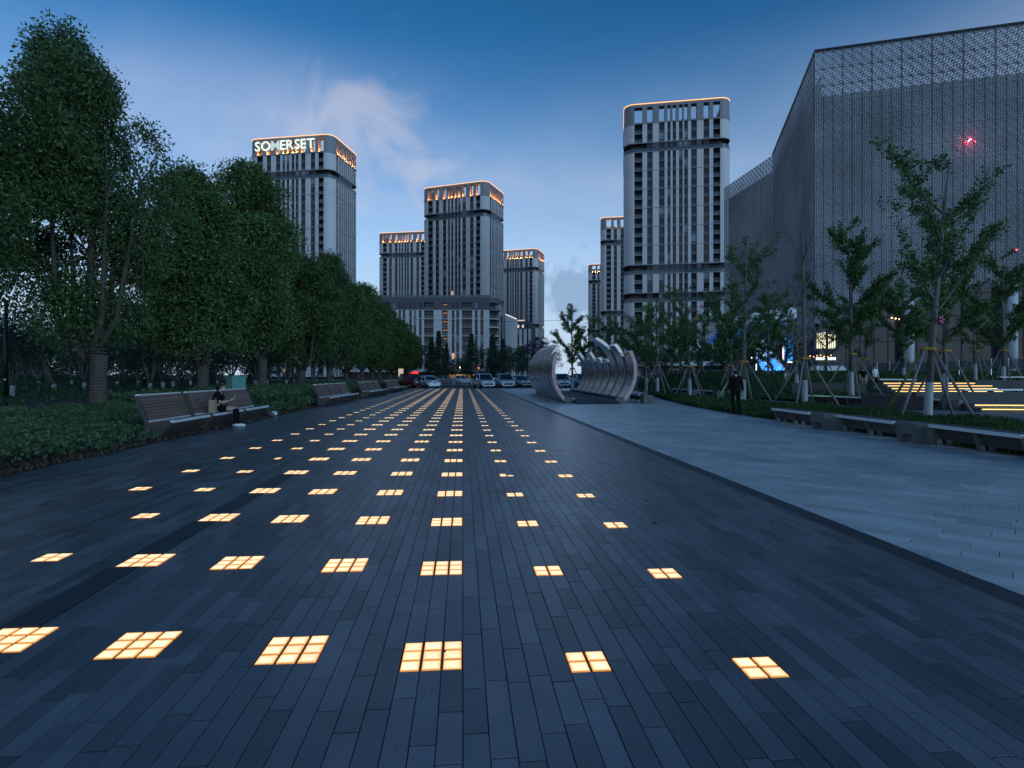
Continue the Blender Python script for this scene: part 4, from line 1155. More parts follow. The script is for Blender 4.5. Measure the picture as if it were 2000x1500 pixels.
M['stake'] = mat('timber_stake', (0.20, 0.18, 0.17), 0.8, var=0.25, scale=8)
M['stake_y'] = mat('bamboo_stake', (0.19, 0.20, 0.05), 0.7, var=0.2, scale=8)
M['binding'] = mat('straw_binding', (0.42, 0.22, 0.05), 0.9, var=0.4, scale=20, bump=0.8)
def stakes(e, h=2.35, r=1.45, n=4, rot=0.0, odd=None):
    ids = []
    for k in range(n):
        a = rot + 2 * pi * k / n
        b = MB(); b.tube([(cos(a) * r, sin(a) * r, -0.1), (cos(a) * 0.16, sin(a) * 0.16, h)], 0.045, 8)
        b.build('stake', M['stake_y'] if k == odd else M['stake'], e, smooth=True)
    b = MB()
    for k in range(n):
        a = rot + 2 * pi * k / n
        b.ball((cos(a) * 0.15, sin(a) * 0.15, h - 0.03), (0.13, 0.13, 0.09), 7, 5)
    b.tube([(0.17 * cos(q * pi / 6), 0.17 * sin(q * pi / 6), h - 0.03) for q in range(13)], 0.06, 6, cap=False)
    b.build('straw_binding', M['binding'], e, smooth=True)
G_BIG = ginkgo(51, 9.3, 3.0, 1.20, (0.85, 0.0), 0.0, low=0.33, size=0.06)
G_BARE = ginkgo(52, 8.8, 0.9, 0.75, (0.2, 0.1), 0.62, 'ginkgo_y', low=0.32)
G_LUSH = ginkgo(53, 9.0, 7.5, 1.0, (0.05, 0.1), low=0.24, size=0.066)
G_MID = ginkgo(54, 8.6, 3.6, 1.05, (0.3, 0.0), low=0.28)
G_SP = ginkgo(57, 8.2, 5.0, 1.0, (-0.2, 0.1), low=0.27)
GK = [ # px, depth, ground z, mesh, scale, rz, stake h, label
 (1812, 20.2, 0.02, G_BIG, 1.0, 0.2, 2.40, 'big leaning ginkgo with heavy limbs, staked between the two benches, pink flower on its trunk'),
 (1572, 28.0, 0.02, G_BARE, 1.0, 1.0, 2.30, 'almost bare ginkgo with lopped top and a few yellow leaves, staked'),
 (1663, 33.0, 0.45, G_LUSH, 1.06, 2.0, 2.25, 'dense upright green ginkgo beside the bare one, in leaf down to its stakes'),
 (1452, 31.0, 0.02, G_MID, 1.02, 0.6, 2.20, 'open green ginkgo on stakes beside the man in black'),
 (1347, 39.0, 0.02, G_MID, 0.88, 2.2, 2.05, 'thin ginkgo hung with red, white, green and orange flowers'),
 (1284, 45.0, 0.05, G_SP, 0.88, 1.1, 2.2, 'staked ginkgo nearest the open mouth of the ring sculpture'),
 (1556, 41.0, 0.25, G_BARE, 0.80, 4.0, 2.2, 'small yellowing ginkgo behind the bare one'),
 (1846, 27.5, 0.35, G_LUSH, 0.98, 3.0, 2.3, 'dense ginkgo close behind the big leaning one, green light at its foot'),
 (1464, 53.0, 0.1, G_SP, 0.90, 5.0, 2.2, None), (1690, 44.0, 0.5, G_SP, 0.95, 2.5, 2.2, None), (1905, 46.0, 1.1, G_SP, 0.85, 0.3, 2.3, 'dark staked ginkgo standing on the grass slope below the railing'),
 (1370, 55.0, 0.1, G_SP, 0.9, 3.3, 2.2, None), (1418, 62.0, 0.1, G_LUSH, 0.85, 4.1, 2.2, None), (1228, 57.0, 0.0, G_SP, 0.92, 2.9, 2.2, None), (1190, 60.0, 0.0, G_SP, 0.95, 0.9, 2.2, None),
 (1118, 62.0, 0.0, G_LUSH, 0.98, 1.6, 2.2, 'leafy ginkgo seen through the opening between the arms of the ring sculpture'), (1150, 64.5, 0.0, G_MID, 0.95, 4.4, 2.2, None), (1310, 62.0, 0.0, G_MID, 0.9, 5.3, 2.2, None), (1612, 58.0, 0.6, G_MID, 1.0, 5.9, 2.2, None), (1960, 38.0, 0.8, G_LUSH, 0.95, 2.2, 2.3, 'dense ginkgo on the grass slope above the two low lit steps'), (1765, 52.0, 0.9, G_LUSH, 1.0, 1.2, 2.2, None), (1428, 47.0, 0.05, G_LUSH, 0.92, 0.7, 2.2, None), (1500, 52.0, 0.1, G_LUSH, 0.95, 3.7, 2.2, None), (1535, 60.0, 0.3, G_SP, 1.0, 2.7, 2.2, None), (1262, 52.0, 0.0, G_LUSH, 0.85, 5.2, 2.2, None), (1330, 58.0, 0.0, G_LUSH, 0.9, 0.2, 2.2, None)]
GINK = []
for i, (px, d, z, (lw, tb, fo), s_, rz, sh, lb) in enumerate(GK):
    e = empty('ginkgo_tree', base(px, d, z), 0 if i == 0 else rz, lb or 'staked young ginkgo farther back in the tree garden', 'tree', 'staked ginkgos in the tree garden'); GINK.append(e)
    inst('whitewashed_trunk', lw, e); tag(inst('branches', tb, e, (0, 0, 0), (0, 0, 0), (s_, s_, s_)), kind='stuff'); tag(inst('foliage', fo, e, (0, 0, 0), (0, 0, 0), (s_, s_, s_)), kind='stuff')
    stakes(e, sh, 1.55 if i < 4 else 1.25, 4, 0.35 + i, 1 if i == 0 else None)

# --- trees across the road
def conifer(seed, h, r):
    rg_ = random.Random(seed); Cs = []; tb = MB(); tb.tube([(0, 0, 0), (0, 0, h)], [0.2, 0.02], 6)
    for k in range(26):
        z = h * (0.10 + 0.9 * k / 26); rr_ = r * (1 - k / 27) * rg_.uniform(0.75, 1.15)
        for j in range(7):
            a = j * 0.9 + k * 0.7 + rg_.uniform(-.2, .2)
            for q in range(34):
                t_ = rg_.random() ** 0.7; Cs.append((cos(a) * rr_ * t_ + rg_.gauss(0, .14), sin(a) * rr_ * t_ + rg_.gauss(0, .14), z - 0.30 * rr_ * t_ + rg_.gauss(0, .10)))
    return tb.mesh('trunk', M['bark'], True), leaf_mesh('foliage', np.array(Cs), 0.20, 0.06, M['conifer'], droop=0.2, seed=seed)
CON = conifer(61, 11.0, 2.7)
for i, (px, d, s_, lb) in enumerate(((921, 100, 0.78, 'narrow dark conifer before the white corner block, beside the amber wall'), (857, 104, 0.85, 'conifer before the white corner block next to the end of the tree row'), (843, 112, 0.8, 'conifer half hidden by the last evergreen of the row'), (872, 118, 0.72, 'thin conifer standing behind the road railing'), (962, 120, 0.90, 'dark conifer of the grove across the road, next to the white wing'), (983, 122, 0.82, 'dark conifer in the middle of the grove across the road'))):
    e = empty('conifer', base(px, d), i, lb, 'tree', 'conifers across the road'); inst('trunk', CON[0], e, (0, 0, 0), (0, 0, 0), (s_, s_, s_)); tag(inst('foliage', CON[1], e, (0, 0, 0), (0, 0, 0), (s_, s_, s_)), kind='stuff')
def round_tree(seed, h, r, m, per=120):
    rg_ = random.Random(seed); bl_ = []
    for k in range(26):
        a = rg_.uniform(0, 6.28); t_ = rg_.uniform(0.3, 1); bl_.append(((cos(a) * r * t_ * 0.8, sin(a) * r * t_ * 0.8, h * rg_.uniform(0.34, 0.88)), rg_.uniform(0.7, 1.2) * r / 2.6))
    C, O = blob_leaves(bl_, per, seed); tb = MB(); tb.tube([(0, 0, 0), (0.1, 0, h * 0.4), (0, 0.1, h * 0.8)], [0.16, 0.11, 0.03], 7)
    return tb.mesh('trunk', M['bark_grey'], True), leaf_mesh('crown', C, 0.14, 0.07, M[m], seed=seed, out=O)
RT = [round_tree(71, 7.6, 2.6, 'wood_leaf'), round_tree(72, 8.4, 3.0, 'purple_leaf')]
for i, (px, d, k, s_, lb) in enumerate(((950, 112, 0, 0.95, None), (972, 108, 0, 0.9, None), (998, 106, 0, 0.95, None), (1018, 110, 0, 0.95, None), (1008, 120, 0, 1.05, None), (1050, 108, 1, 1.05, 'bluish purple-leaved tree rising behind the ring sculpture'), (1078, 112, 0, 0.9, None), (890, 122, 0, 0.72, None), (905, 126, 0, 0.7, None), (1262, 112, 0, 0.85, None), (1300, 118, 0, 0.8, None), (1400, 110, 0, 0.9, None))):
    e = empty('street_tree', base(px, d), i * 1.3, lb or 'small round street tree across the road', 'tree', 'street trees across the road'); inst('trunk', RT[k][0], e, (0, 0, 0), (0, 0, 0), (s_, s_, s_)); tag(inst('crown', RT[k][1], e, (0, 0, 0), (0, 0, 0), (s_, s_, s_)), kind='stuff')
# roof garden on the corner block
rgp = random.Random(81); bl_ = [((x0 + 2 + rgp.random() * (XC - x0 - 3), 1.6 + rgp.random() * 2, zt + 1.6 + rgp.random() * 0.6), rgp.uniform(0.35, 0.8)) for i in range(70)]
C, O = blob_leaves(bl_, 160, 9); tag(inst('roof_shrubs', leaf_mesh('roof_shrubs', C, 0.14, 0.07, M['wood_leaf'], seed=8, out=O), pod), kind='stuff')

# --- grass of the tree garden
def grass(poly_fn, n, xr, yr, h, seed, zf):
    rg_ = np.random.default_rng(seed); x = rg_.uniform(*xr, size=n * 4); y = rg_.uniform(*yr, size=n * 4); ok = poly_fn(x, y); x = x[ok][:n]; y = y[ok][:n]
    n = len(x); a = rg_.uniform(0, 6.28, n); hh = h * rg_.uniform(0.5, 1.25, n) * (0.8 + 0.35 * np.sin(x * 1.9) * np.sin(y * 1.4)); ln = rg_.uniform(0.1, 0.7, n) * hh; w = 0.010 + 0.006 * rg_.random(n) + 0.0005 * y
    zb = zf(x, y); dx, dy = np.cos(a), np.sin(a)
    V = np.stack([np.stack([x - dy * w, y + dx * w, zb], 1), np.stack([x + dy * w, y - dx * w, zb], 1), np.stack([x + dx * ln * .45, y + dy * ln * .45, zb + hh * .65], 1), np.stack([x + dx * ln, y + dy * ln, zb + hh], 1)], axis=1)
    V[:, 2] += np.stack([-dy * w * .6, dx * w * .6, 0 * w], 1)
    me = bpy.data.meshes.new('grass'); me.vertices.add(4 * n); me.vertices.foreach_set('co', V.astype(np.float32).ravel())
    idx = np.stack([np.arange(n) * 4, np.arange(n) * 4 + 1, np.arange(n) * 4 + 3, np.arange(n) * 4 + 2], 1).astype(np.int32)
    me.loops.add(4 * n); me.loops.foreach_set('vertex_index', idx.ravel()); me.polygons.add(n)
    me.polygons.foreach_set('loop_start', np.arange(0, 4 * n, 4, dtype=np.int32)); me.polygons.foreach_set('loop_total', np.full(n, 4, dtype=np.int32))
    me.materials.append(M['grass']); me.update(calc_edges=True); return me
# ================================================================== TREE GARDEN GROUND (right)
def slope(x, y):
    return np.clip((y - 27) * 0.062, 0, 1.75) * np.clip((x - 17.5) / 5.0, 0, 1)
sheet('garden_path', [(10.62, -4), (80, -4), (80, 66), (18.02, 66), (14.52, 46), (10.62, 24)], -0.024, M['path'])
L1 = [(10.48, 1.5), (10.45, 22), (11.0, 28), (12.4, 36), (14.3, 45), (14.9, 45.5), (13.9, 40), (14.7, 33), (16.4, 26), (16.3, 1.5)]
b = MB(); b.prism(L1, -0.05, 0.03); tag(b.build('lawn', M['lawn']), kind='structure')
L2 = [(21.4, 22.6), (19.4, 30), (17.4, 39), (15.9, 52), (19, 65.8), (90, 65.8), (90, 30), (24.0, 27.6), (23.6, 22.6)]
gb = MB(); nxg, nyg = 60, 40; vs = []; fs = []
def xleft(y): return np.interp(y, [22.6, 30, 39, 52, 65.8], [21.4, 19.4, 17.4, 15.9, 19.0])
for j in range(nyg + 1):
    y = 28.0 + (65.8 - 28.0) * j / nyg
    for i in range(nxg + 1):
        x = float(xleft(y)) + (95 - float(xleft(y))) * (i / nxg) ** 1.6; vs.append((x, y, 0.03 + float(slope(x, y))))
for j in range(nyg):
    for i in range(nxg): a = j * (nxg + 1) + i; fs.append((a, a + 1, a + nxg + 2, a + nxg + 1))
gb.add(vs, fs); tag(gb.build('grass_slope', M['lawn'], smooth=True), kind='structure')
from_poly = lambda poly: (lambda x, y: np.array([False]) if len(x) == 0 else inpoly(poly, x, y))
def inpoly(poly, x, y):
    r_ = np.zeros(len(x), bool); n = len(poly)
    for i in range(n):
        x1, y1 = poly[i]; x2, y2 = poly[(i + 1) % n]
        c_ = ((y1 > y) != (y2 > y)) & (x < (x2 - x1) * (y - y1) / (y2 - y1 + 1e-12) + x1); r_ ^= c_
    return r_
tag(inst('grass', grass(lambda x, y: inpoly(L1, x, y), 60000, (10.4, 16.5), (8, 46), 0.24, 1, lambda x, y: 0.03 + 0 * x)), 'long soft grass round the ginkgos between benches and garden path', 'grass', kind='stuff')
tag(inst('grass', grass(lambda x, y: (x > xleft(y) + 0.05) & (x < 62) & ~((x > 23.5) & (x < 32.5) & (y < 36.6)), 75000, (15.5, 62), (28.1, 65.5), 0.20, 2, lambda x, y: 0.03 + slope(x, y))), 'grass covering the slope behind the garden path', 'grass', kind='stuff')

# --- lit steps: treads with an LED line under every nosing
M['step'] = mat('step_stone', (0.15, 0.145, 0.145), 0.6, var=0.2, scale=3)
M['step_led'] = glow('step_led', (1.0, 0.55, 0.14), 4.0)
def lit_steps(loc, rz, width, n, riser, tread, label):
    e = empty('garden_steps', loc, rz, label, 'steps')
    for k in range(n):
        b = MB(); b.box(-width/2, width/2, k * tread, (n + 1) * tread, k * riser, (k + 1) * riser - 0.002); b.box(-width/2 - 0.0, width/2, k * tread - 0.04, k * tread, (k + 1) * riser - 0.05, (k + 1) * riser - 0.003)
        b.build('step', M['step'], e)
        b = MB(); b.box(-width/2 + 0.05, width/2 - 0.05, k * tread - 0.028, k * tread - 0.003, (k + 1) * riser - 0.072, (k + 1) * riser - 0.052); b.build('led_line', M['step_led'], e)
    return e
lit_steps((28.5, 32.6, 0.45), -0.12, 6.2, 4, 0.155, 0.40, 'wide flight of four steps with glowing amber LED lines on the grass slope')
lit_steps((24.6, 22.3, 0.0), -0.2, 6.4, 2, 0.15, 0.45, 'two low steps with glowing amber LED lines beside the garden path')
# --- planter walls
M['wall_dark'] = mat('planter_wall', (0.06, 0.058, 0.06), 0.6, var=0.2, scale=2)
for (a, b_, h_, z0_, lb) in (((20.2, 24.3), (18.9, 26.6), 0.58, 0, 'dark planter wall end beside the second row of benches'), ((26.6, 23.9), (20.5, 25.4), 0.75, 0, 'dark retaining wall behind the two low lit steps'), ((31.0, 33.6), (38, 31.6), 0.75, 0.45, 'dark retaining wall at the end of the four lit steps nearer the railing'), ((24.3, 34.0), (20.5, 35.5), 0.65, 0.35, 'dark retaining wall at the end of the four lit steps nearer the strolling couple')):
    b = MB(); b.bar((a[0], a[1], z0_ + h_/2), (b_[0], b_[1], z0_ + h_/2), 0.35, h_); tag(b.build('planter_wall', M['wall_dark']), lb, 'wall')
# --- railing at the top of the slope
M['rail_glass'] = glass('railing_panel', (0.16, 0.19, 0.22), 0.55, 0.15)
rl = empty('slope_railing', (0, 0, 0), 0, 'low railing with translucent panels along the top of the grass slope', 'railing')
pa, pb = base(1690, 62, 1.7), base(2080, 47, 2.0)
n = 13
for i in range(n):
    p = pa.lerp(pb, i / n); q = pa.lerp(pb, (i + 1) / n); zz0 = p.z; zz1 = q.z
    b = MB(); b.tube([(p.x, p.y, zz0 - 0.4), (p.x, p.y, zz0 + 1.0)], 0.035, 6); b.build('post', M['steel'], rl)
    b = MB(); b.bar((p.x, p.y, zz0 + 0.5), (q.x, q.y, zz1 + 0.5), 0.02, 0.82); b.build('panel', M['rail_glass'], rl)
b = MB(); b.bar((pa.x, pa.y, pa.z + 1.0), (pb.x, pb.y, pb.z + 1.0), 0.06, 0.05); b.build('handrail', M['steel'], rl)
# --- small lights in the grass
def spike(px, py, z, col, en, lb):
    p = gnd(px, py, z); e = empty('garden_spotlight', p, 0, lb, 'garden light', 'small lights in the grass')
    b = MB(); b.tube([(0, 0, -0.05), (0, 0, 0.10)], 0.02, 6); b.tube([(0, 0, 0.10), (0.0, 0.05, 0.2)], [0.045, 0.055], 8); b.build('lamp_body', M['dark_metal'], e)
    l_ = bpy.data.lights.new('garden_lamp', 'POINT'); l_.energy = en; l_.color = col; l_.shadow_soft_size = 0.05
    lo = bpy.data.objects.new('garden_lamp', l_); COL.objects.link(lo); lo.parent = e; lo.location = (0.0, 0.09, 0.32)
spike(1358, 786, 0, (0.75, 0.9, 0.12), 9.0, 'small yellow-green spotlight in the grass below the flower-hung ginkgo')
spike(1425, 788, 0, (0.25, 1.0, 0.15), 9.0, 'small green spotlight in the grass beside the man in black')
spike(1557, 766, 0.2, (0.5, 1.0, 0.12), 12.0, 'small green spotlight below the yellowing ginkgo')
spike(1850, 776, 0.35, (0.2, 1.0, 0.12), 22.0, 'bright green spotlight at the foot of the dense ginkgo behind the big one')
# ================================================================== BENCHES
M['slat'] = mat('brown_timber_slat', (0.165, 0.092, 0.075), 0.55, var=0.25, scale=5, island=0.18)
M['slat_d'] = mat('dark_timber_slat', (0.075, 0.058, 0.055), 0.55, var=0.25, scale=5, island=0.18)
M['trim'] = mat('aluminium_trim', (0.82, 0.83, 0.85), 0.35, 0.35)
M['side'] = mat('bench_side_plate', (0.07, 0.055, 0.05), 0.6, var=0.2, scale=5)
M['concrete'] = mat('pale_concrete', (0.13, 0.135, 0.13), 0.75, var=0.15, scale=4, bump=0.2)
def slat_mesh(L_, prof, m):
    """a slat of length L_ along x with a 4-point profile in (y, z)"""
    b = MB(); vs = [(0, y, z) for y, z in prof] + [(L_, y, z) for y, z in prof]; n = len(prof)
    b.add(vs, [tuple(range(n - 1, -1, -1)), tuple(range(n, 2 * n))] + [(i, (i + 1) % n, n + (i + 1) % n, n + i) for i in range(n)]); return b.mesh('slat', m)
def quad_prof(p, q, th):
    d = (Vector(q) - Vector(p)).normalized(); nrm = Vector((-d.y, d.x)) * th
    return [tuple(p), tuple(q), tuple(Vector(q) + nrm), tuple(Vector(p) + nrm)]
ML = 2.05
seat_pr = [((0.06 + 0.074 * i, 0.440 - 0.006 * i), (0.06 + 0.074 * i + 0.068, 0.440 - 0.006 * i - 0.0055)) for i in range(6)]
back_pr = [((0.545 + 0.022 * i + 0.0012 * i * i, 0.455 + 0.072 * i), (0.545 + 0.022 * (i + .84) + 0.0012 * (i + .84) ** 2, 0.455 + 0.072 * (i + .84))) for i in range(8)]
under_pr = [((0.03 + 0.055 * i, 0.385 - 0.068 * i), (0.03 + 0.055 * (i + .92), 0.385 - 0.068 * (i + .92))) for i in range(5)]
BS = {}
def make_back_bench(name, y_far, modules, label, skip_slats=False):
    pass
def back_bench(loc, rz, label, nm=3, detail=True):
    e = empty('park_bench', loc, rz, label, 'bench')
    key = 'm'
    if key not in BS:
        BS[key] = ([slat_mesh(ML, quad_prof(a, b, -0.022), M['slat']) for a, b in seat_pr], [slat_mesh(ML, quad_prof(a, b, 0.022), M['slat']) for a, b in back_pr], [slat_mesh(ML, quad_prof(a, b, -0.02), M['slat_d']) for a, b in under_pr])
        t_ = MB(); t_.box(-0.01, ML + 0.01, -0.015, 0.058, 0.385, 0.449); BS['front'] = t_.mesh('front_trim', M['trim'])
        t_ = MB(); t_.box(-0.01, ML + 0.01, 0.495, 0.543, 0.408, 0.447); BS['rear'] = t_.mesh('rear_trim', M['trim'])
        yb, zb_ = back_pr[-1][1]; t_ = MB(); t_.box(-0.01, ML + 0.01, yb - 0.03, yb + 0.05, zb_ + 0.005, zb_ + 0.04); BS['top'] = t_.mesh('top_trim', M['trim'])
        poly = [(0.0, 0.40), (0.30, 0.05), (0.62, 0.05), (0.62, 0.42), (yb + 0.06, zb_), (yb - 0.0, zb_), (0.52, 0.40)]
        sp = MB(); n = len(poly); vs = [(-0.045, y, z) for y, z in poly] + [(-0.012, y, z) for y, z in poly]
        sp.add(vs, [tuple(range(n - 1, -1, -1)), tuple(range(n, 2 * n))] + [(i, (i + 1) % n, n + (i + 1) % n, n + i) for i in range(n)]); BS['side'] = sp.mesh('side_plate', M['side'])
        bs = MB(); bs.box(0.1, ML - 0.1, 0.32, 0.58, 0.0, 0.30); BS['plinth'] = bs.mesh('plinth', M['wall_dark'])
    for k in range(nm):
        x_ = k * (ML + 0.36)
        s_ = empty('seat', (x_, 0, 0)); s_.parent = e
        bk = empty('backrest', (x_, 0, 0)); bk.parent = e
        for me in BS['m'][0]: inst('slat', me, s_)
        for me in BS['m'][1]: inst('slat', me, bk)
        for me in BS['m'][2]: inst('slat', me, s_)
        inst('front_trim', BS['front'], s_); inst('rear_trim', BS['rear'], s_); inst('top_trim', BS['top'], bk)
        inst('side_plate', BS['side'], e, (x_, 0, 0)); inst('side_plate', BS['side'], e, (x_ + ML + 0.057, 0, 0)); inst('plinth', BS['plinth'], e, (x_, 0, 0))
    return e
back_bench((-6.80, 14.55, 0), pi / 2, 'three-seat slatted timber bench with bright metal edges where the woman sits')
back_bench((-6.35, 29.2, 0), pi / 2 - 0.02, 'empty three-seat timber bench second along the bed from the seated woman')
back_bench((-6.0, 39.3, 0), pi / 2 - 0.04, 'empty three-seat timber bench third along the bed from the seated woman')
back_bench((-5.75, 50.5, 0), pi / 2 - 0.03, 'farthest timber bench along the bed, just short of the parked red car')

def flat_bench(loc, rz, label, grp, n_end=True, L_=2.25):
    """backless bench, x along its length, front at y=0 (faces -y)"""
    e = empty('backless_bench', loc, rz, label, 'bench', grp)
    st_ = empty('seat'); st_.parent = e
    for i in range(6): 
        b = MB(); b.box(0, L_, 0.05 + i * 0.083, 0.05 + i * 0.083 + 0.077, 0.415, 0.445); b.build('slat', M['slat_d'], st_)
    b = MB(); b.box(-0.02, L_ + 0.02, -0.03, 0.048, 0.385, 0.45); b.build('front_trim', M['trim'], st_)
    for i in range(3):
        y_ = 0.05 + i * 0.05; z_ = 0.385 - i * 0.085
        b = MB(); b.add([(0.03, y_, z_), (L_ - 0.03, y_, z_), (L_ - 0.03, y_ + 0.045, z_ - 0.078), (0.03, y_ + 0.045, z_ - 0.078), (0.03, y_ + 0.03, z_ + 0.01), (L_ - 0.03, y_ + 0.03, z_ + 0.01), (L_ - 0.03, y_ + 0.075, z_ - 0.068), (0.03, y_ + 0.075, z_ - 0.068)], [(0,1,2,3)[::-1], (4,5,6,7), (0,1,5,4), (2,3,7,6), (1,2,6,5), (3,0,4,7)]); b.build('fascia_slat', M['slat_d'], e)
    for x_ in (0.0, L_ / 2, L_ - 0.05):
        b = MB(); poly = [(0.0, 0.40), (0.14, 0.0), (0.26, 0.0), (0.12, 0.40)]
        b.add([(x_, y, z) for y, z in poly] + [(x_ + 0.055, y, z) for y, z in poly], [(0,1,2,3)[::-1], (4,5,6,7), (0,1,5,4), (1,2,6,5), (2,3,7,6), (3,0,4,7)]); b.build('leg', M['concrete'], e)
        b = MB(); b.box(x_, x_ + 0.055, 0.34, 0.46, 0.0, 0.40); b.build('leg', M['concrete'], e)
    if n_end:
        b = MB(); x_ = L_ + 0.03
        poly = [(x_, 0.445), (x_ + 0.72, 0.445), (x_ + 0.66, 0.0), (x_ + 0.56, 0.0), (x_ + 0.54, 0.20), (x_ + 0.20, 0.20), (x_ + 0.18, 0.0), (x_ + 0.08, 0.0)]
        n = len(poly); b.add([(x, 0.03, z) for x, z in poly] + [(x, 0.55, z) for x, z in poly], [tuple(range(n)), tuple(range(2 * n - 1, n - 1, -1))] + [(i, n + i, n + (i + 1) % n, (i + 1) % n) for i in range(n)])
        b.build('end_block', M['concrete'], e)
    return e
# front row: faces the plaza (-X); local x runs towards the camera
for i, y_ in enumerate((12.9 + 3.15 * k for k in range(-2, 3))):
    pass
FB = [(18.34, 'backless timber bench with pale end block, farthest of the row facing the pale paving'), (15.1, 'middle backless timber bench facing the pale paving, right below the big leaning ginkgo stakes'), (12.0, 'backless timber bench facing the pale paving, next after the one below the ginkgo stakes'), (8.9, 'backless timber bench at the near end of the row on the pale paving')]
for i, (y_, lb) in enumerate(FB):
    flat_bench((9.95 + 0.05 * i, y_, 0), -pi / 2 - 0.06, lb, 'backless benches facing the pale paving')
def bench_px(p0, p1, z, lb, grp, end=True):
    a = gnd(p0[0], p0[1], z + 0.445); b_ = gnd(p1[0], p1[1], z + 0.445); d = b_ - a
    return flat_bench((a.x, a.y, z), math.atan2(d.y, d.x), lb, grp, end, min(3.2, sqrt(d.x ** 2 + d.y ** 2)))
bench_px((1579, 771.5), (1652, 774), 0, 'backless bench across the garden path, behind the bare ginkgo', 'benches across the garden path')
bench_px((1653, 774.5), (1722, 776.5), 0, 'backless bench across the garden path, between the bare and the big leaning ginkgo', 'benches across the garden path')
bench_px((1751, 777), (1834, 779.5), 0, 'backless bench across the garden path, directly behind the big leaning ginkgo', 'benches across the garden path')
bench_px((1228, 768.5), (1249, 771), 0, 'short backless bench beside the foot of the ring sculpture', None)
bench_px((1313, 758.5), (1362, 761.5), 0, 'backless bench across the path behind the flower-hung ginkgo', 'benches across the garden path')
bench_px((1363, 761.5), (1390, 763), 0, 'backless bench behind the flower-hung ginkgo, next to another', 'benches across the garden path')
def plank_seat(px0, py0, px1, py1, d, lb):
    a = at(px0, py0, d); b_ = at(px1, py1, d * 0.985); e = empty('slab_bench', (a.x, a.y, a.z), 0, lb, 'bench', 'metal-topped seats on the slope')
    v = b_ - a; bb = MB(); bb.bar((0, 0, 0), tuple(v), 0.45, 0.07); bb.build('seat', M['trim'], e)
    for q in (0.06, 0.5, 0.94): bb = MB(); bb.box(v.x * q - 0.04, v.x * q + 0.04, v.y * q - 0.15, v.y * q + 0.15, v.z * q - 0.42, v.z * q - 0.035); bb.build('leg', M['side'], e)
plank_seat(1717, 741, 1788, 741.5, 37.0, 'pale metal-topped seat beside the strolling couple above the lit steps')
plank_seat(1878, 761.5, 1992, 761, 28.5, 'pale metal-topped seat on the wall above the two low lit steps')
plank_seat(1950, 736.5, 2030, 736.5, 38.0, 'pale metal-topped seat on the wall between lit steps and railing')

# ================================================================== RING SCULPTURE
M['bronze'] = mat('brushed_steel_plate', (0.66, 0.65, 0.68), 0.20, 1.0, var=0.22, scale=2.5, bump=0.05, bscale=30)
M['bronze_d'] = mat('bronze_groove', (0.11, 0.085, 0.08), 0.45, 0.8)
M['copper'] = mat('copper_edge', (0.50, 0.32, 0.31), 0.45, 0.6, var=0.30, scale=3.0)
M['deck'] = mat('black_deck', (0.025, 0.026, 0.03), 0.6, var=0.2, scale=4)
scu = empty('ring_sculpture', (7.05, 31.3, 0), -0.035, 'tunnel of open bronze rings with copper edges standing on the pale paving', 'sculpture')
RS, ZC = 2.18, 1.72
RA = [29, 44, 66, 22, 26, 40, 30, 44]; LA = [27, 42, 46, 50, 52, 54, 56, 58]
def ring_band(R1, R2, y0, y1, aL, aR, m_side, m_edge, steps=44):
    """C-shaped band; angles above the horizontal on both arms; open where it meets the ground"""
    arms = []; a_g = math.asin(min(1, (ZC - 0.02) / R1))
    for sgn, top in ((-1, aL), (1, aR)):
        A = [-a_g + (radians(top) + a_g) * i / (steps // 2) for i in range(steps // 2 + 1)]
        vs = []
        for a in A:
            for (r_, y_) in ((R1, y0), (R2, y0), (R2, y1), (R1, y1)): vs.append((sgn * r_ * cos(a), y_, ZC + r_ * sin(a)))
        fs, ms = [], []
        for i in range(len(A) - 1):
            for k in range(4):
                q = (4*i + k, 4*i + (k+1) % 4, 4*i + 4 + (k+1) % 4, 4*i + 4 + k); fs.append(q if sgn > 0 else q[::-1]); ms.append(m_edge if k in (0, 2) else m_side)
        fs += [(0, 1, 2, 3), tuple(4 * (len(A) - 1) + k for k in (3, 2, 1, 0))]; ms += [m_edge, m_edge]
        b = MB(); b.v = vs; b.f = fs; b.m = ms; arms.append(b)
    return arms
for k in range(8):
    y0 = k * 2.15
    for a_ in ring_band(RS - 0.05, RS + 0.13, y0, y0 + 1.55, LA[k], RA[k], 0, 1): a_.build('ring_arm', [M['bronze'], M['copper'] if k == 0 else M['bronze']], scu)
    # stepped second plate, as the arms end in steps
    for a_ in ring_band(RS - 0.02, RS + 0.03, y0 + 1.55, y0 + 2.15, LA[k] - 7, min(RA[k], RA[(k + 1) % 8]) - 6, 0, 0): a_.build('groove_plate', [M['bronze_d'], M['bronze_d']], scu)
b = MB(); b.add([(-1.12, -1.3, 0.004), (1.12, -1.3, 0.004), (1.12, -0.1, 0.20), (-1.12, -0.1, 0.20), (1.12, 17.2, 0.20), (-1.12, 17.2, 0.20), (-1.12, -0.1, 0.0), (1.12, -0.1, 0.0), (1.12, 17.2, 0.0), (-1.12, 17.2, 0.0)], [(0,1,2,3), (3,2,4,5), (1,7,2), (0,3,6), (7,8,4,2), (6,3,5,9), (8,9,5,4)])
b.build('deck', M['deck'], scu)
b = MB(); b.box(-1.62, -1.14, -0.05, 17.1, 0, 0.30); b.build('plinth', M['concrete'], scu)
b = MB(); b.box(1.14, 1.62, -0.05, 17.1, 0, 0.30); b.build('plinth', M['concrete'], scu)
b = MB(); b.box(-0.98, -0.95, 1.0, 16.8, 0.206, 0.225); b.build('floor_light', glow('sculpture_floor_light', (1, 0.62, 0.4), 2.0), scu)

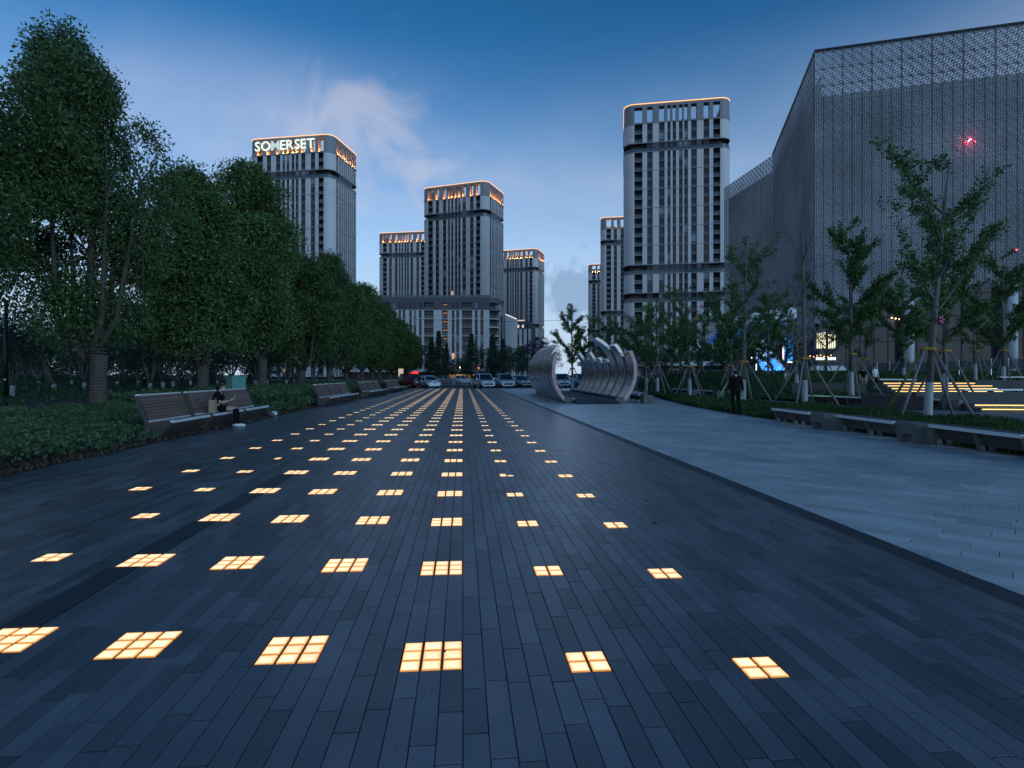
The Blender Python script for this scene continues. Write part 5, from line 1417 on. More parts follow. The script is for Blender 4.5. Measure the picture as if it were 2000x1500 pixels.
# ================================================================== CARS
M['tyre'] = mat('tyre', (0.012, 0.012, 0.013), 0.8)
M['rim'] = mat('rim', (0.4, 0.4, 0.42), 0.35, 0.8)
M['car_glass'] = mat('car_glass', (0.015, 0.018, 0.022), 0.08, spec=0.8)
M['lamp'] = mat('headlamp', (0.75, 0.78, 0.8), 0.15)
M['tail'] = mat('tail_lamp', (0.30, 0.01, 0.01), 0.2)
M['plate'] = mat('number_plate', (0.05, 0.14, 0.35), 0.4)
PAINT = {}
def paint(col):
    if col not in PAINT: PAINT[col] = mat('car_paint_%d' % len(PAINT), col, 0.25, 0.1, spec=0.6)
    return PAINT[col]
def car(loc, rz, col, label, kind='suv', grp='cars parked along the road'):
    e = empty('parked_car', loc, rz, label, 'car', grp)
    L_, W_, H_ = {'suv': (4.65, 1.86, 1.70), 'sedan': (4.7, 1.80, 1.45), 'van': (5.3, 1.95, 2.15)}[kind]
    hb = {'suv': 1.02, 'sedan': 0.90, 'van': 1.10}[kind]
    w = W_ / 2; y0 = -L_ / 2
    stn = [(0.0, 0.60, 0.72), (0.10, 0.74, 0.84), (0.45, hb - 0.16, 0.95), (1.15, hb - 0.06, 1.0), (1.5, hb, 1.0), (L_ - 0.9, hb + 0.04, 1.0), (L_ - 0.25, hb - 0.02, 0.95), (L_ - 0.02, 0.70, 0.84)]
    b = MB(); vs = []
    for (s_, zt_, wf) in stn:
        ww = w * wf; sec = [(-ww * .86, .26), (-ww, .42), (-ww * 1.0, zt_ - .22), (-ww * .90, zt_), (ww * .90, zt_), (ww, zt_ - .22), (ww, .42), (ww * .86, .26)]
        vs += [(x_, y0 + s_, z_) for x_, z_ in sec]
    fs = [tuple(range(8)), tuple(range(len(vs) - 1, len(vs) - 9, -1))]
    for i in range(len(stn) - 1):
        for k in range(8): fs.append((8*i + (k+1) % 8, 8*i + k, 8*i + 8 + k, 8*i + 8 + (k+1) % 8))
    b.add(vs, fs); bd = b.build('body', paint(col), e, smooth=False)
    fr, br_ = {'suv': (1.15, L_ - 0.25), 'sedan': (1.3, L_ - 0.75), 'van': (0.75, L_ - 0.15)}[kind]
    rf, rb_ = {'suv': (1.95, L_ - 0.75), 'sedan': (2.15, L_ - 1.45), 'van': (1.45, L_ - 0.35)}[kind]
    b = MB(); wb, wt = w * 0.88, w * 0.70
    b.add([(-wb, y0 + fr, hb - .03), (wb, y0 + fr, hb - .03), (wb, y0 + br_, hb), (-wb, y0 + br_, hb), (-wt, y0 + rf, H_ - .06), (wt, y0 + rf, H_ - .06), (wt, y0 + rb_, H_ - .06), (-wt, y0 + rb_, H_ - .06)], [(0,1,5,4), (1,2,6,5), (2,3,7,6), (3,0,4,7), (4,5,6,7)]); b.build('greenhouse', M['car_glass'], e)
    b = MB(); b.add([(-wt - .03, y0 + rf - .04, H_ - .07), (wt + .03, y0 + rf - .04, H_ - .07), (wt + .03, y0 + rb_ + .05, H_ - .07), (-wt - .03, y0 + rb_ + .05, H_ - .07), (-wt * .9, y0 + rf + .15, H_), (wt * .9, y0 + rf + .15, H_), (wt * .9, y0 + rb_ - .1, H_), (-wt * .9, y0 + rb_ - .1, H_)], [(0,1,5,4), (1,2,6,5), (2,3,7,6), (3,0,4,7), (4,5,6,7), (3,2,1,0)]); b.build('roof', paint(col), e)
    for s_ in (-1, 1):
        for q in (0.0, 0.5, 1.0):   # pillars
            b = MB(); yb = fr + (br_ - fr) * q; yt = rf + (rb_ - rf) * q; b.bar((s_ * wb * 1.005, y0 + yb, hb - .03), (s_ * wt * 1.01, y0 + yt, H_ - .06), 0.07, 0.07); b.build('pillar', paint(col), e)
        b = MB(); b.box(s_ * w * .50 - .17 * 1, s_ * w * .50 + .17, y0 + 0.03, y0 + 0.14, 0.64, 0.76); b.build('headlight', M['lamp'], bd)
        b = MB(); b.box(s_ * w * .62 - .16, s_ * w * .62 + .16, y0 + L_ - 0.12, y0 + L_ + 0.01, 0.72, 0.86); b.build('tail_light', M['tail'], bd)
        b = MB(); b.box(s_ * (w + .10) - .09, s_ * (w + .10) + .09, y0 + fr + .35, y0 + fr + .47, hb + .02, hb + .16); b.build('mirror', paint(col), bd)
        for yw in (0.9, L_ - 0.95):
            b = MB(); b.tube([(s_ * (w - .22), y0 + yw, .33), (s_ * (w + .005), y0 + yw, .33)], .33, 14); wl_ = b.build('wheel', M['tyre'], e)
            b = MB(); b.tube([(s_ * (w - .1), y0 + yw, .33), (s_ * (w + .015), y0 + yw, .33)], .2, 10); b.build('rim', M['rim'], wl_)
    b = MB(); b.box(-w * .55, w * .55, y0 - 0.012, y0 + 0.05, .40, .58); b.build('grille', M['tyre'], bd)
    b = MB(); b.box(-.22, .22, y0 - 0.03, y0 - 0.014, .43, .55); b.build('number_plate', M['plate'], bd)
    b = MB(); b.box(-.22, .22, y0 + L_ + 0.0, y0 + L_ + 0.02, .62, .74); b.build('number_plate', M['plate'], bd)
    return e
RZ = -0.03
car(base(945, 69.8, RZ), 0.22, (0.72, 0.74, 0.76), 'white SUV facing the plaza, parked beside the railing gap', 'suv')
car(base(985.5, 70.5, RZ), 0.12, (0.74, 0.75, 0.76), 'white SUV facing the plaza, parked next to the grey hatchback', 'suv')
car(base(832, 69.8, RZ), pi + 0.5, (0.74, 0.76, 0.78), 'white sedan seen from behind beside the dark red car', 'sedan')
car(base(804, 70.8, RZ), 0.55, (0.20, 0.02, 0.03), 'dark red SUV parked at the end of the planting bed', 'suv')
car(base(1014, 76, RZ), 0.3, (0.30, 0.34, 0.40), 'grey hatchback behind the white SUVs, nearest the ring sculpture', 'sedan')
car(base(1033, 77, RZ), 0.2, (0.55, 0.58, 0.62), 'silver car parked close beside the outer curve of the ring sculpture', 'sedan')
car(base(1096, 74, RZ), 0.0, (0.60, 0.63, 0.66), 'silver car seen past the staked ginkgo inside the ring sculpture opening', 'suv')
car(base(1134, 75, RZ), 0.1, (0.45, 0.5, 0.55), 'grey car seen through the middle of the ring sculpture', 'suv')
car(base(1243, 72, RZ), 0.1, (0.66, 0.68, 0.70), 'pale car parked beyond the ring sculpture below the red sign', 'sedan')
car(base(1328, 73, RZ), 1.35, (0.16, 0.28, 0.45), 'blue car parked side-on behind the flower-hung ginkgo', 'sedan')
car(base(1284, 76, RZ), 0.1, (0.10, 0.12, 0.15), 'dark car parked between the pale car and the blue car', 'suv')
car(base(1395, 74, RZ), 0.25, (0.03, 0.04, 0.06), 'black van parked near the man in black', 'van')
car(base(1624, 76, 0.55), 1.5, (0.30, 0.42, 0.58), 'blue and white van below the glowing bar sign', 'van')
car(base(870, 92, RZ), 1.5, (0.10, 0.11, 0.13), 'dark car crossing behind the road railing before the amber wall', 'sedan')
car(base(903, 94, RZ), 1.6, (0.4, 0.42, 0.45), 'grey car crossing behind the road railing', 'sedan')
# --- railing along the road
rr_ = empty('road_railing', (-5.2, 83, -0.03), 0, 'low steel pedestrian railing along the road beyond the ground lights', 'railing')
M['galv'] = mat('galvanised', (0.30, 0.31, 0.33), 0.4, 0.7)
for i in range(15):
    b = MB(); b.box(i * 1.9 - 0.035, i * 1.9 + 0.035, -0.035, 0.035, 0, 1.08); b.build('post', M['galv'], rr_)
    if i == 14: break
    b = MB(); b.box(i * 1.9 + 0.036, i * 1.9 + 1.864, -0.02, 0.02, 0.98, 1.03); b.box(i * 1.9 + 0.036, i * 1.9 + 1.864, -0.02, 0.02, 0.18, 0.23)
    for k in range(1, 13): b.box(i * 1.9 + k * 0.146 - 0.01, i * 1.9 + k * 0.146 + 0.01, -0.01, 0.01, 0.2, 1.0)
    o = b.build('panel', M['galv'], rr_)
sheet('far_pavement', [(-200, 92.02), (200, 92.02), (200, 185), (-200, 185)], -0.02, M['asphalt'])
# --- overhead cable
b = MB(); pts = [at(690, 616, 79), at(800, 623, 79), at(900, 627, 79), at(1000, 628, 79), at(1100, 626, 79), at(1200, 621, 79)]
b.tube(pts, 0.022, 5); tag(b.build('overhead_cable', M['dark_metal'], smooth=True), 'thin dark cable strung across the road before the towers', 'cable')

# ================================================================== STREET FURNITURE LEFT
for (px, d, h_, lb) in ((12, 30.0, 5.2, 'thick dark lamp pole beyond the side path with a white disc'), (283, 46.0, 5.4, 'dark lamp pole standing among the whitewashed trees behind the first bench'), (355, 62.0, 5.4, 'slim distant lamp pole among the whitewashed trees')):
    e = empty('lamp_pole', base(px, d), 0, lb, 'lamp post', 'lamp poles beyond the side path')
    b = MB(); b.tube([(0, 0, -0.05), (0, 0, h_)], [0.10, 0.085], 10); b.build('pole', M['dark_metal'], e, smooth=True)
    b = MB(); b.tube([(0.02, -0.125, 1.28), (0.02, -0.10, 1.28)], 0.055, 10); b.build('disc', mat('pole_disc', (0.7, 0.72, 0.75), 0.4), e)
    b = MB(); b.tube([(0, 0, h_), (0, 0, h_ + 0.12)], [0.16, 0.14], 10); b.build('lamp_head', M['dark_metal'], e)
M['cab'] = mat('green_cabinet', (0.05, 0.20, 0.17), 0.45, var=0.1)
e = empty('utility_cabinet', base(461, 27.0), -0.85, 'dark green metal utility cabinet with a yellow warning plate behind the bench', 'cabinet')
b = MB(); b.box(-0.36, 0.36, -0.30, 0.30, 0.0, 1.42); b.build('body', M['cab'], e)
b = MB(); b.box(-0.40, 0.40, -0.34, 0.34, 1.42, 1.48); b.build('lid', M['cab'], e)
b = MB(); b.box(-0.33, -0.01, -0.315, -0.302, 0.1, 1.36); b.build('door', M['cab'], e)
b = MB(); b.box(0.01, 0.33, -0.315, -0.302, 0.1, 1.36); b.build('door', M['cab'], e)
b = MB(); b.box(-0.372, -0.362, -0.12, 0.12, 0.92, 1.10); b.build('warning_plate', mat('yellow_plate', (0.55, 0.30, 0.03), 0.5), e)
# --- litter
M['paper'] = mat('white_paper', (0.75, 0.76, 0.78), 0.8)
def crumple(loc, s_, lb, cat, name):
    rgc = random.Random(int(loc[0] * 100)); b = MB(); b.ball((0, 0, s_ * 0.35), (s_, s_ * 0.7, s_ * 0.4), 7, 5)
    b.v = [(x * rgc.uniform(.7, 1.3), y * rgc.uniform(.7, 1.3), max(0.004, z * rgc.uniform(.6, 1.3))) for x, y, z in b.v]
    o = b.build(name, M['paper']); o.location = loc; tag(o, lb, cat)
crumple((-6.98, 22.5, 0.02), 0.20, 'crumpled white bag lying at the far end of the bench where the woman sits', 'litter', 'plastic_bag')
b = MB(); b.box(-0.14, 0.14, -0.05, 0.05, 0, 0.006); o = b.build('paper_scrap', M['paper']); o.location = gnd(1456, 812); o.location.z = 0.012; tag(o, 'white paper scrap on the pale paving beside the man in black', 'litter')
M['leaf_b'] = mat('fallen_leaf', (0.10, 0.035, 0.015), 0.8)
rgl = random.Random(9)
def fallen(p, s_, lb, grp):
    b = MB(); b.add([(0, -s_, 0.004), (s_ * .45, 0, 0.012), (0, s_, 0.003), (-s_ * .45, 0, 0.006)], [(0, 1, 2), (0, 2, 3)]); o = b.build('fallen_leaf', M['leaf_b']); o.location = p; o.rotation_euler = (0, 0, rgl.uniform(0, 6)); tag(o, lb, 'leaf', grp)
p = gnd(868, 1277); p.z = 0.008; fallen(p, 0.022, 'red-brown leaf lying on a pane of the nine-pane ground light', None)
for (px, py) in ((1184, 825), (1223, 830), (1576, 889), (1277, 1022), (1262, 978), (1505, 1020), (1365, 855), (1508, 868)):
    p = gnd(px, py); p.z = 0.004; fallen(p, 0.045, 'small dry leaf lying on the paving', 'dry leaves on the paving')

# ================================================================== ENTRANCE BELOW THE PERFORATED HALL
M['white_paint'] = mat('white_paint', (0.75, 0.76, 0.78), 0.5)
M['blue_led'] = glow('blue_led', (0.0, 0.20, 1.0), 150.0)
D3 = 86.0
ent = empty('entrance_canopy', base(1490, D3), -0.10, 'curved white entrance canopy washed in blue light on slanting blue columns', 'canopy')
def lx(px, d=D3): return (px - 1490) * d / F
def lz(py, d=D3): return CH + (H0 - py) * d / F
n = 16; vs = []; fs = []
for i in range(n + 1):
    t_ = i / n; x_ = lx(1405) + (lx(1546) - lx(1405)) * t_; zc_ = lz(632) + (lz(612) - lz(632)) * t_; yy = -2.5 * sin(t_ * pi * 0.8)
    vs += [(x_, yy, zc_ - 0.75), (x_, yy, zc_ + 0.75), (x_, yy + 6.5, zc_ + 0.9), (x_, yy + 6.5, zc_ - 2.6)]
for i in range(n):
    for k in range(4): fs.append((4*i + k, 4*i + 4 + k, 4*i + 4 + (k+1) % 4, 4*i + (k+1) % 4))
b = MB(); b.add(vs, fs); b.build('canopy_shell', M['white_paint'], ent)
for (a, c_) in (((1464, 650), (1511, 746)), ((1484, 664), (1540, 738)), ((1524, 735), (1518, 700))):
    b = MB(); b.tube([(lx(a[0]), 0.5, lz(a[1])), (lx(c_[0]), 0.5, max(0.0, lz(c_[1])))], 0.55, 12); b.build('column', M['white_paint'], ent, smooth=True)
for q in (1440, 1475, 1510, 1535):
    b = MB(); b.box(lx(q) - 0.7, lx(q) + 0.7, -1.9, -1.75, 0.12, 0.3); b.build('blue_lamp', M['blue_led'], ent)
b = MB(); b.add([(lx(1490), 7.0, lz(612)), (lx(1533), 7.0, lz(612)), (lx(1517), 7.0, lz(586)), (lx(1490), 9.0, lz(612)), (lx(1533), 9.0, lz(612)), (lx(1517), 9.0, lz(586))], [(0,1,2), (5,4,3), (0,2,5,3), (1,4,5,2)]); b.build('gable', M['dark_metal'], ent)
for (px, y0_, y1_) in ((1477.5, 697, 745), (1492, 691, 706), (1468.5, 690, 700)):
    b = MB(); b.box(lx(px) - 0.06, lx(px) + 0.06, 0.0, 0.1, lz(y1_), lz(y0_)); b.build('light_tube', glow('tube_%d' % px, (0.75, 0.85, 1.0), 2.0), ent)
# LED screen
ms = bpy.data.materials.new('led_screen'); ms.use_nodes = True; t_ = ms.node_tree; t_.nodes.clear()
vo = t_.nodes.new('ShaderNodeTexVoronoi'); vo.inputs['Scale'].default_value = 2.2; tcn = t_.nodes.new('ShaderNodeTexCoord'); t_.links.new(tcn.outputs['Object'], vo.inputs['Vector'])
cr_ = t_.nodes.new('ShaderNodeValToRGB'); cr_.color_ramp.elements[0].color = (0.06, 0.45, 1.0, 1); cr_.color_ramp.elements[0].position = 0.35; cr_.color_ramp.elements[1].color = (0.005, 0.03, 0.16, 1); cr_.color_ramp.elements[1].position = 0.55
t_.links.new(vo.outputs['Distance'], cr_.inputs[0]); em = t_.nodes.new('ShaderNodeEmission'); em.inputs[1].default_value = 0.95; t_.links.new(cr_.outputs[0], em.inputs[0]); ou = t_.nodes.new('ShaderNodeOutputMaterial'); t_.links.new(em.outputs[0], ou.inputs[0])
sc_ = empty('led_screen', base(1540, D3 - 1.0), -0.1, 'upright LED screen with blue pattern beside the slanting columns', 'screen')
b = MB(); b.box(-0.62, 0.62, 0, 0.25, lz(707), lz(661)); b.build('screen_face', ms, sc_)
b = MB(); b.box(-0.75, -0.64, -0.02, 0.27, lz(704), lz(664)); b.build('side_light', glow('screen_side', (0.9, 0.75, 0.9), 1.5), sc_)
b = MB()
for k in range(4): b.box(-0.45 + k * 0.26, -0.27 + k * 0.26, -0.06, -0.01, lz(709), lz(706))
b.build('caption', M['white_sign'], sc_)
bs_ = empty('bar_sign', base(1614, D3 - 1), -0.15, 'sign of upright glowing white bars on the dark facade', 'sign')
hts = [0.9, 0.92, 0.95, 0.97, 1.0, 0.95, 0.8, 0.78, 0.8, 0.75]
for k in range(10):
    b = MB(); x_ = -1.25 + k * 0.27; top = lz(650 + (1 - hts[k]) * 18); b.box(x_ - 0.05, x_ + 0.05, 0, 0.08, lz(681), top); b.build('light_bar', glow('bar_%d' % k, (1.0, 0.95, 0.66), 1.6), bs_)
b = MB(); b.box(-1.6, 1.5, 0.1, 0.2, lz(684), lz(646)); b.build('backing', M['shop_dark'], bs_)
ts = empty('letter_sign', base(1613, D3 - 1), -0.15, 'row of small white lit letters below the bar sign', 'sign')
for k in range(12):
    if k == 6: continue
    b = MB(); x_ = -1.35 + k * 0.235; b.box(x_, x_ + 0.15, 0, 0.05, lz(703.5), lz(698)); b.build('letter', M['white_sign'], ts)
b = MB(); b.box(-1.6, 1.6, 0.06, 0.2, lz(705), lz(696.5)); b.build('board', M['shop_dark'], ts)
ws = empty('string_lights', base(1605, D3 - 2), -0.15, 'row of small warm bulbs over the letter sign', 'lights')
for k in range(7):
    b = MB(); b.ball((-1.6 + k * 0.48, 0, lz(696 + 1.5 * sin(k * 1.7))), 0.085, 6, 4); b.build('bulb', glow('bulb_%d' % k, (1.0, 0.5, 0.2), 3.0), ws)
b = MB(); b.tube([(-1.6 + k * 0.24, 0, lz(695.2 + 1.5 * sin(k * .85))) for k in range(14)], 0.015, 4); b.build('wire', M['dark_metal'], ws)

# --- flowers hung on the ginkgos
def flower(loc, col, s_, lb, rx=pi / 2):
    e = empty('hanging_flower', loc, 0.3, lb, 'flower decoration', 'flower decorations on the ginkgos')
    for k in range(5):
        a = 2 * pi * k / 5; b = MB(); b.tube([(cos(a) * s_ * .12, 0, sin(a) * s_ * .12), (cos(a) * s_ * .35, -0.02, sin(a) * s_ * .35), (cos(a) * s_ * .55, -0.03, sin(a) * s_ * .55), (cos(a) * s_ * .66, 0.0, sin(a) * s_ * .66)], [s_ * .06, s_ * .19, s_ * .20, s_ * .06], 8)
        b.v = [(x, y * 0.3, z) for x, y, z in b.v]; b.build('petal', mat('petal', col, 0.6), e, smooth=True)
    b = MB(); b.ball((0, -0.02, 0), (s_ * .15, s_ * .08, s_ * .15), 8, 6); b.build('flower_eye', mat('flower_eye', (0.10, 0.02, 0.02), 0.7), e, smooth=True)
    b = MB(); b.tube([(0, 0.01, s_ * .6), (0.03, 0.05, s_ * 1.4)], 0.006, 4); b.build('string', M['side'], e)
flower(at(1839, 624, 20.0), (0.75, 0.12, 0.30), 0.22, 'pink five-petalled flower tied to the trunk of the big leaning ginkgo')
flower(at(1834, 403, 20.3), (0.45, 0.30, 0.03), 0.18, 'yellow flower hanging high in the big leaning ginkgo')
flower(at(1846, 556, 27.0), (0.05, 0.35, 0.12), 0.35, 'green flower hanging in the dense ginkgo behind the big one')
flower(at(1371, 599, 38.4), (0.65, 0.04, 0.12), 0.26, 'red flower in the cluster on the flower-hung ginkgo')
flower(at(1367, 609, 38.4), (0.7, 0.72, 0.75), 0.26, 'white flower in the cluster on the flower-hung ginkgo')
flower(at(1376, 621, 38.4), (0.06, 0.40, 0.10), 0.28, 'green flower in the cluster on the flower-hung ginkgo')
flower(at(1361, 622, 38.4), (0.60, 0.26, 0.03), 0.26, 'orange flower in the cluster on the flower-hung ginkgo')
# ================================================================== PEOPLE
M['skin'] = mat('skin', (0.48, 0.27, 0.20), 0.55)
M['black_cloth'] = mat('black_cloth', (0.010, 0.010, 0.011), 1.0, bump=0.3, bscale=40, spec=0.1)
M['white_cloth'] = mat('white_cloth', (0.72, 0.73, 0.75), 0.85)
M['jeans'] = mat('blue_jeans', (0.05, 0.08, 0.15), 0.85)
M['hair'] = mat('black_hair', (0.012, 0.010, 0.010), 0.5)
M['shoe_w'] = mat('white_shoe', (0.75, 0.76, 0.78), 0.6)
M['mask'] = mat('pale_blue_mask', (0.50, 0.68, 0.80), 0.7)
def skinned(name, chains, mats, parent, levels=2):
    """chains: lists of (point, radius, material index); chains share points by coordinates; first point is the root"""
    vid = {}; V = []; Rr = []; Es = []; segs = []
    for ch in chains:
        prev = None
        for (p, r_, m_) in ch:
            k = tuple(round(c_, 4) for c_ in p)
            if k not in vid: vid[k] = len(V); V.append(p); Rr.append(r_)
            i = vid[k]
            if prev is not None and prev[0] != i:
                Es.append((prev[0], i)); segs.append((Vector(V[prev[0]]), Vector(p), m_))
            prev = (i, m_)
    me = bpy.data.meshes.new(name); me.from_pydata(V, Es, []); ob = bpy.data.objects.new(name, me); COL.objects.link(ob)
    ob.modifiers.new('s', 'SKIN'); sv = me.skin_vertices[0].data
    for i, r_ in enumerate(Rr): sv[i].radius = (r_, r_) if not isinstance(r_, tuple) else r_; sv[i].use_root = (i == 0)
    su = ob.modifiers.new('u', 'SUBSURF'); su.levels = levels; su.render_levels = levels
    bpy.context.view_layer.update()
    m2 = bpy.data.meshes.new_from_object(ob.evaluated_get(bpy.context.evaluated_depsgraph_get())); bpy.data.objects.remove(ob)
    m2.materials.clear()
    for mm in mats: m2.materials.append(mm)
    for f in m2.polygons:
        c_ = f.center; best = (1e9, 0)
        for a, b_, mi in segs:
            ab = b_ - a; t_ = max(0, min(1, (c_ - a).dot(ab) / max(ab.length_squared, 1e-9))); d_ = (c_ - a - ab * t_).length
            if d_ < best[0]: best = (d_, mi)
        f.material_index = best[1]; f.use_smooth = True
    return inst('body', m2, parent)
def head(e, c_, fwd, mats, hair_len=0.0, mask=False, shades=False, s_=1.0):
    """head with nose, ears, eyes, mouth and hair; fwd = direction of the face"""
    f = Vector(fwd).normalized(); q = Vector((0, -1, 0)).rotation_difference(f).to_matrix().to_4x4(); Mx = Matrix.Translation(c_) @ q @ Matrix.Scale(s_, 4)
    b = MB(); b.ball((0, 0.0, 0), (0.078, 0.095, 0.118), 14, 12, 0)
    b.v = [(x * (1 - 0.22 * max(0, -z / 0.118)), y * (1 - 0.10 * max(0, -z / 0.118)), z) for x, y, z in b.v]
    b.ball((0, -0.098, -0.012), (0.015, 0.022, 0.026), 6, 5, 0)
    for s2 in (-1, 1): b.ball((s2 * 0.079, 0.005, -0.005), (0.012, 0.025, 0.035), 6, 5, 0); b.ball((s2 * 0.03, -0.083, 0.012), (0.014, 0.008, 0.008), 6, 4, 1)
    b.box(-0.024, 0.024, -0.092, -0.082, -0.062, -0.054, 1)
    b.v = [tuple(Mx @ Vector(p)) for p in b.v]; b.build('head', [M['skin'], M['hair']], e, smooth=True)
    h_ = MB(); h_.ball((0, 0.018, 0.022), (0.088, 0.100, 0.112), 14, 10)
    h_.v = [(x, max(y, -0.075 + 0.0 if z > 0.05 else 0.0), max(z, -0.03)) for x, y, z in h_.v]
    if hair_len: h_.tube([(0, 0.07, 0.02), (0, 0.09, -0.08), (0, 0.085, -0.08 - hair_len)], [0.075, 0.07, 0.03], 10)
    h_.v = [tuple(Mx @ Vector(p)) for p in h_.v]; h_.build('hair', M['hair'], e, smooth=True)
    if mask:
        k = MB(); k.ball((0, -0.045, -0.045), (0.068, 0.060, 0.052), 12, 8); k.v = [tuple(Mx @ Vector(p)) for p in k.v]; k.build('face_mask', M['mask'], e, smooth=True)
    if shades:
        k = MB()
        for s2 in (-1, 1): k.ball((s2 * 0.036, -0.070, 0.092), (0.032, 0.014, 0.022), 8, 6)
        k.box(-0.02, 0.02, -0.085, -0.075, 0.092, 0.098); k.v = [tuple(Mx @ Vector(p)) for p in k.v]; k.build('sunglasses', M['car_glass'], e, smooth=True)
def hand(e, w, d, side=1, curl=0.5, mi=None):
    """palm, four unequal curled fingers and a thumb; w wrist point, d pointing direction"""
    d = Vector(d).normalized(); x = d.cross(Vector((0, 0, 1)))
    if x.length < 0.2: x = Vector((1, 0, 0))
    x.normalize(); z = x.cross(d); b = MB(); w = Vector(w)
    b.tube([w, w + d * 0.04, w + d * 0.09], [0.026, 0.036, 0.034], 8)
    for k, ln in enumerate((0.068, 0.078, 0.072, 0.055)):
        o_ = x * (-0.027 + 0.018 * k); p1 = w + d * 0.085 + o_; p2 = p1 + d * ln * .5 - z * ln * .15 * curl; p3 = p2 + d * ln * .35 * (1 - curl * .6) - z * ln * .5 * curl
        b.tube([p1, p2, p3], [0.0095, 0.009, 0.007], 6)
    t0 = w + d * 0.03 - x * 0.03 * side; b.tube([t0, t0 + d * 0.03 - x * 0.022 * side - z * .01, t0 + d * 0.058 - x * 0.022 * side - z * .02], [0.012, 0.011, 0.008], 6)
    return b.build('hand', M['skin'], e, smooth=True)

# --- man in black walking away
p = gnd(1437, 809.5); K = 0; S = 1
wm = empty('person', (p.x, p.y, 0.0), -0.15, 'person in black shirt and trousers walking away along the pale paving', 'person')
pel = (0, 0, 0.93)
skinned('body', [
 [(pel, (.150, .115), 0), ((0, .01, 1.12), (.150, .105), 0), ((0, .02, 1.30), (.175, .115), 0), ((0, .02, 1.43), (.130, .095), 0), ((0, .03, 1.50), .058, S), ((0, .04, 1.57), .055, S)],
 [((0, .02, 1.43), .1, 0), ((-.17, .01, 1.41), .072, 0), ((-.24, -.02, 1.16), .056, 0), ((-.215, .10, .95), .046, 0), ((-.20, .14, .90), .036, S)],
 [((0, .02, 1.43), .1, 0), ((.17, .01, 1.41), .072, 0), ((.24, .0, 1.15), .056, 0), ((.265, -.01, .91), .044, 0), ((.27, .0, .86), .036, S)],
 [(pel, .1, 0), ((-.095, 0, .86), .098, 0), ((-.095, .06, .50), .074, 0), ((-.085, -.02, .14), .062, 0), ((-.085, -.01, .065), .052, 0), ((-.09, .12, .045), .042, 0)],
 [(pel, .1, 0), ((.095, 0, .86), .098, 0), ((.10, .02, .48), .074, 0), ((.095, -.24, .20), .060, 0), ((.095, -.29, .13), .050, 0), ((.10, -.22, .045), .040, 0)]], [M['black_cloth'], M['skin']], wm)
head(wm, (0, .055, 1.645), (0.1, 1, -0.35), None)
hand(wm, (-.20, .14, .90), (0.1, .5, -.6)); hand(wm, (.27, .0, .86), (.02, .05, -1), -1, 0.4)

# --- seated woman with a phone on the bench
sw = empty('person', (-7.10, 17.85, 0.0), 0, 'seated person in black with a pale face mask and white shoes, looking at a phone', 'person')
pel = (0, 0, 0.53)
skinned('body', [
 [(pel, (.13, .15), 0), ((-.02, 0, .72), (.105, .135), 0), ((.0, .0, .88), (.105, .145), 0), ((.03, .0, 1.00), (.085, .11), 0), ((.06, .01, 1.06), .048, S), ((.085, .02, 1.11), .045, S)],
 [((.03, .0, 1.00), .08, 0), ((.03, -.15, .97), .060, 0), ((.10, -.20, .76), .050, 0), ((.20, -.14, .72), .040, S), ((.34, -.02, .77), .030, S)],
 [((.03, .0, 1.00), .08, 0), ((.03, .16, .97), .060, 0), ((.10, .20, .76), .050, 0), ((.21, .15, .72), .040, S), ((.35, .07, .78), .030, S)],
 [(pel, .1, 0), ((.10, -.085, .53), .098, 0), ((.30, -.07, .54), .086, 0), ((.49, -.05, .53), .066, S), ((.52, -.04, .36), .056, 0), ((.50, -.03, .14), .046, 0), ((.50, -.03, .075), .042, 0)],
 [(pel, .1, 0), ((.10, .085, .53), .098, 0), ((.30, .07, .54), .086, 0), ((.51, .06, .54), .066, S), ((.56, .06, .36), .056, 0), ((.58, .05, .14), .046, 0), ((.58, .05, .075), .042, 0)]], [M['black_cloth'], M['skin']], sw)
head(sw, (.115, .03, 1.20), (0.9, 0.25, -0.42), None, 0.12, True, True)
hand(sw, (.34, -.02, .77), (.6, .5, .35), 1, .8); hand(sw, (.35, .07, .78), (.6, -.3, .4), -1, .8)
for (x_, y_) in ((.50, -.03), (.58, .05)):
    b = MB(); b.tube([(x_ - .06, y_, .055), (x_ + .03, y_ + .01, .06), (x_ + .13, y_ + .02, .045), (x_ + .18, y_ + .025, .035)], [.036, .047, .042, .022], 10); b.v = [(x, y, max(z, .004)) for x, y, z in b.v]; b.build('shoe', M['shoe_w'], sw, smooth=True)
b = MB(); b.bar((0, 0, 0), (.05, .02, .12), .07, .008); o = b.build('mobile_phone', mat('phone', (0.6, 0.68, 0.75), 0.2)); o.location = (-7.10 + .43, 17.85 + .03, .80); tag(o, 'pale phone held by the seated person', 'phone')
bg_ = empty('paper_bag', (-7.04, 17.38, 0.447), 0.1, 'brown paper carrier bag standing on the bench beside the seated person', 'bag')
b = MB(); b.add([(-.07, -.13, 0), (.07, -.13, 0), (.07, .13, 0), (-.07, .13, 0), (-.07, -.135, .36), (.07, -.135, .355), (.07, .135, .36), (-.07, .135, .352), (-.03, 0, .35), (.035, 0, .35)], [(0,1,5,4), (2,3,7,6), (1,2,6,5), (3,0,4,7), (3,2,1,0)]); b.build('bag_body', mat('kraft_paper', (0.38, 0.27, 0.17), 0.85, var=0.08), bg_)
for s2 in (-1, 1):
    b = MB(); b.tube([(s2 * .07, -.05, .35), (s2 * .065, -.04, .43), (s2 * .065, .04, .43), (s2 * .07, .05, .35)], .006, 5); b.build('handle', mat('kraft_cord', (0.3, 0.2, 0.12), 0.9), bg_)

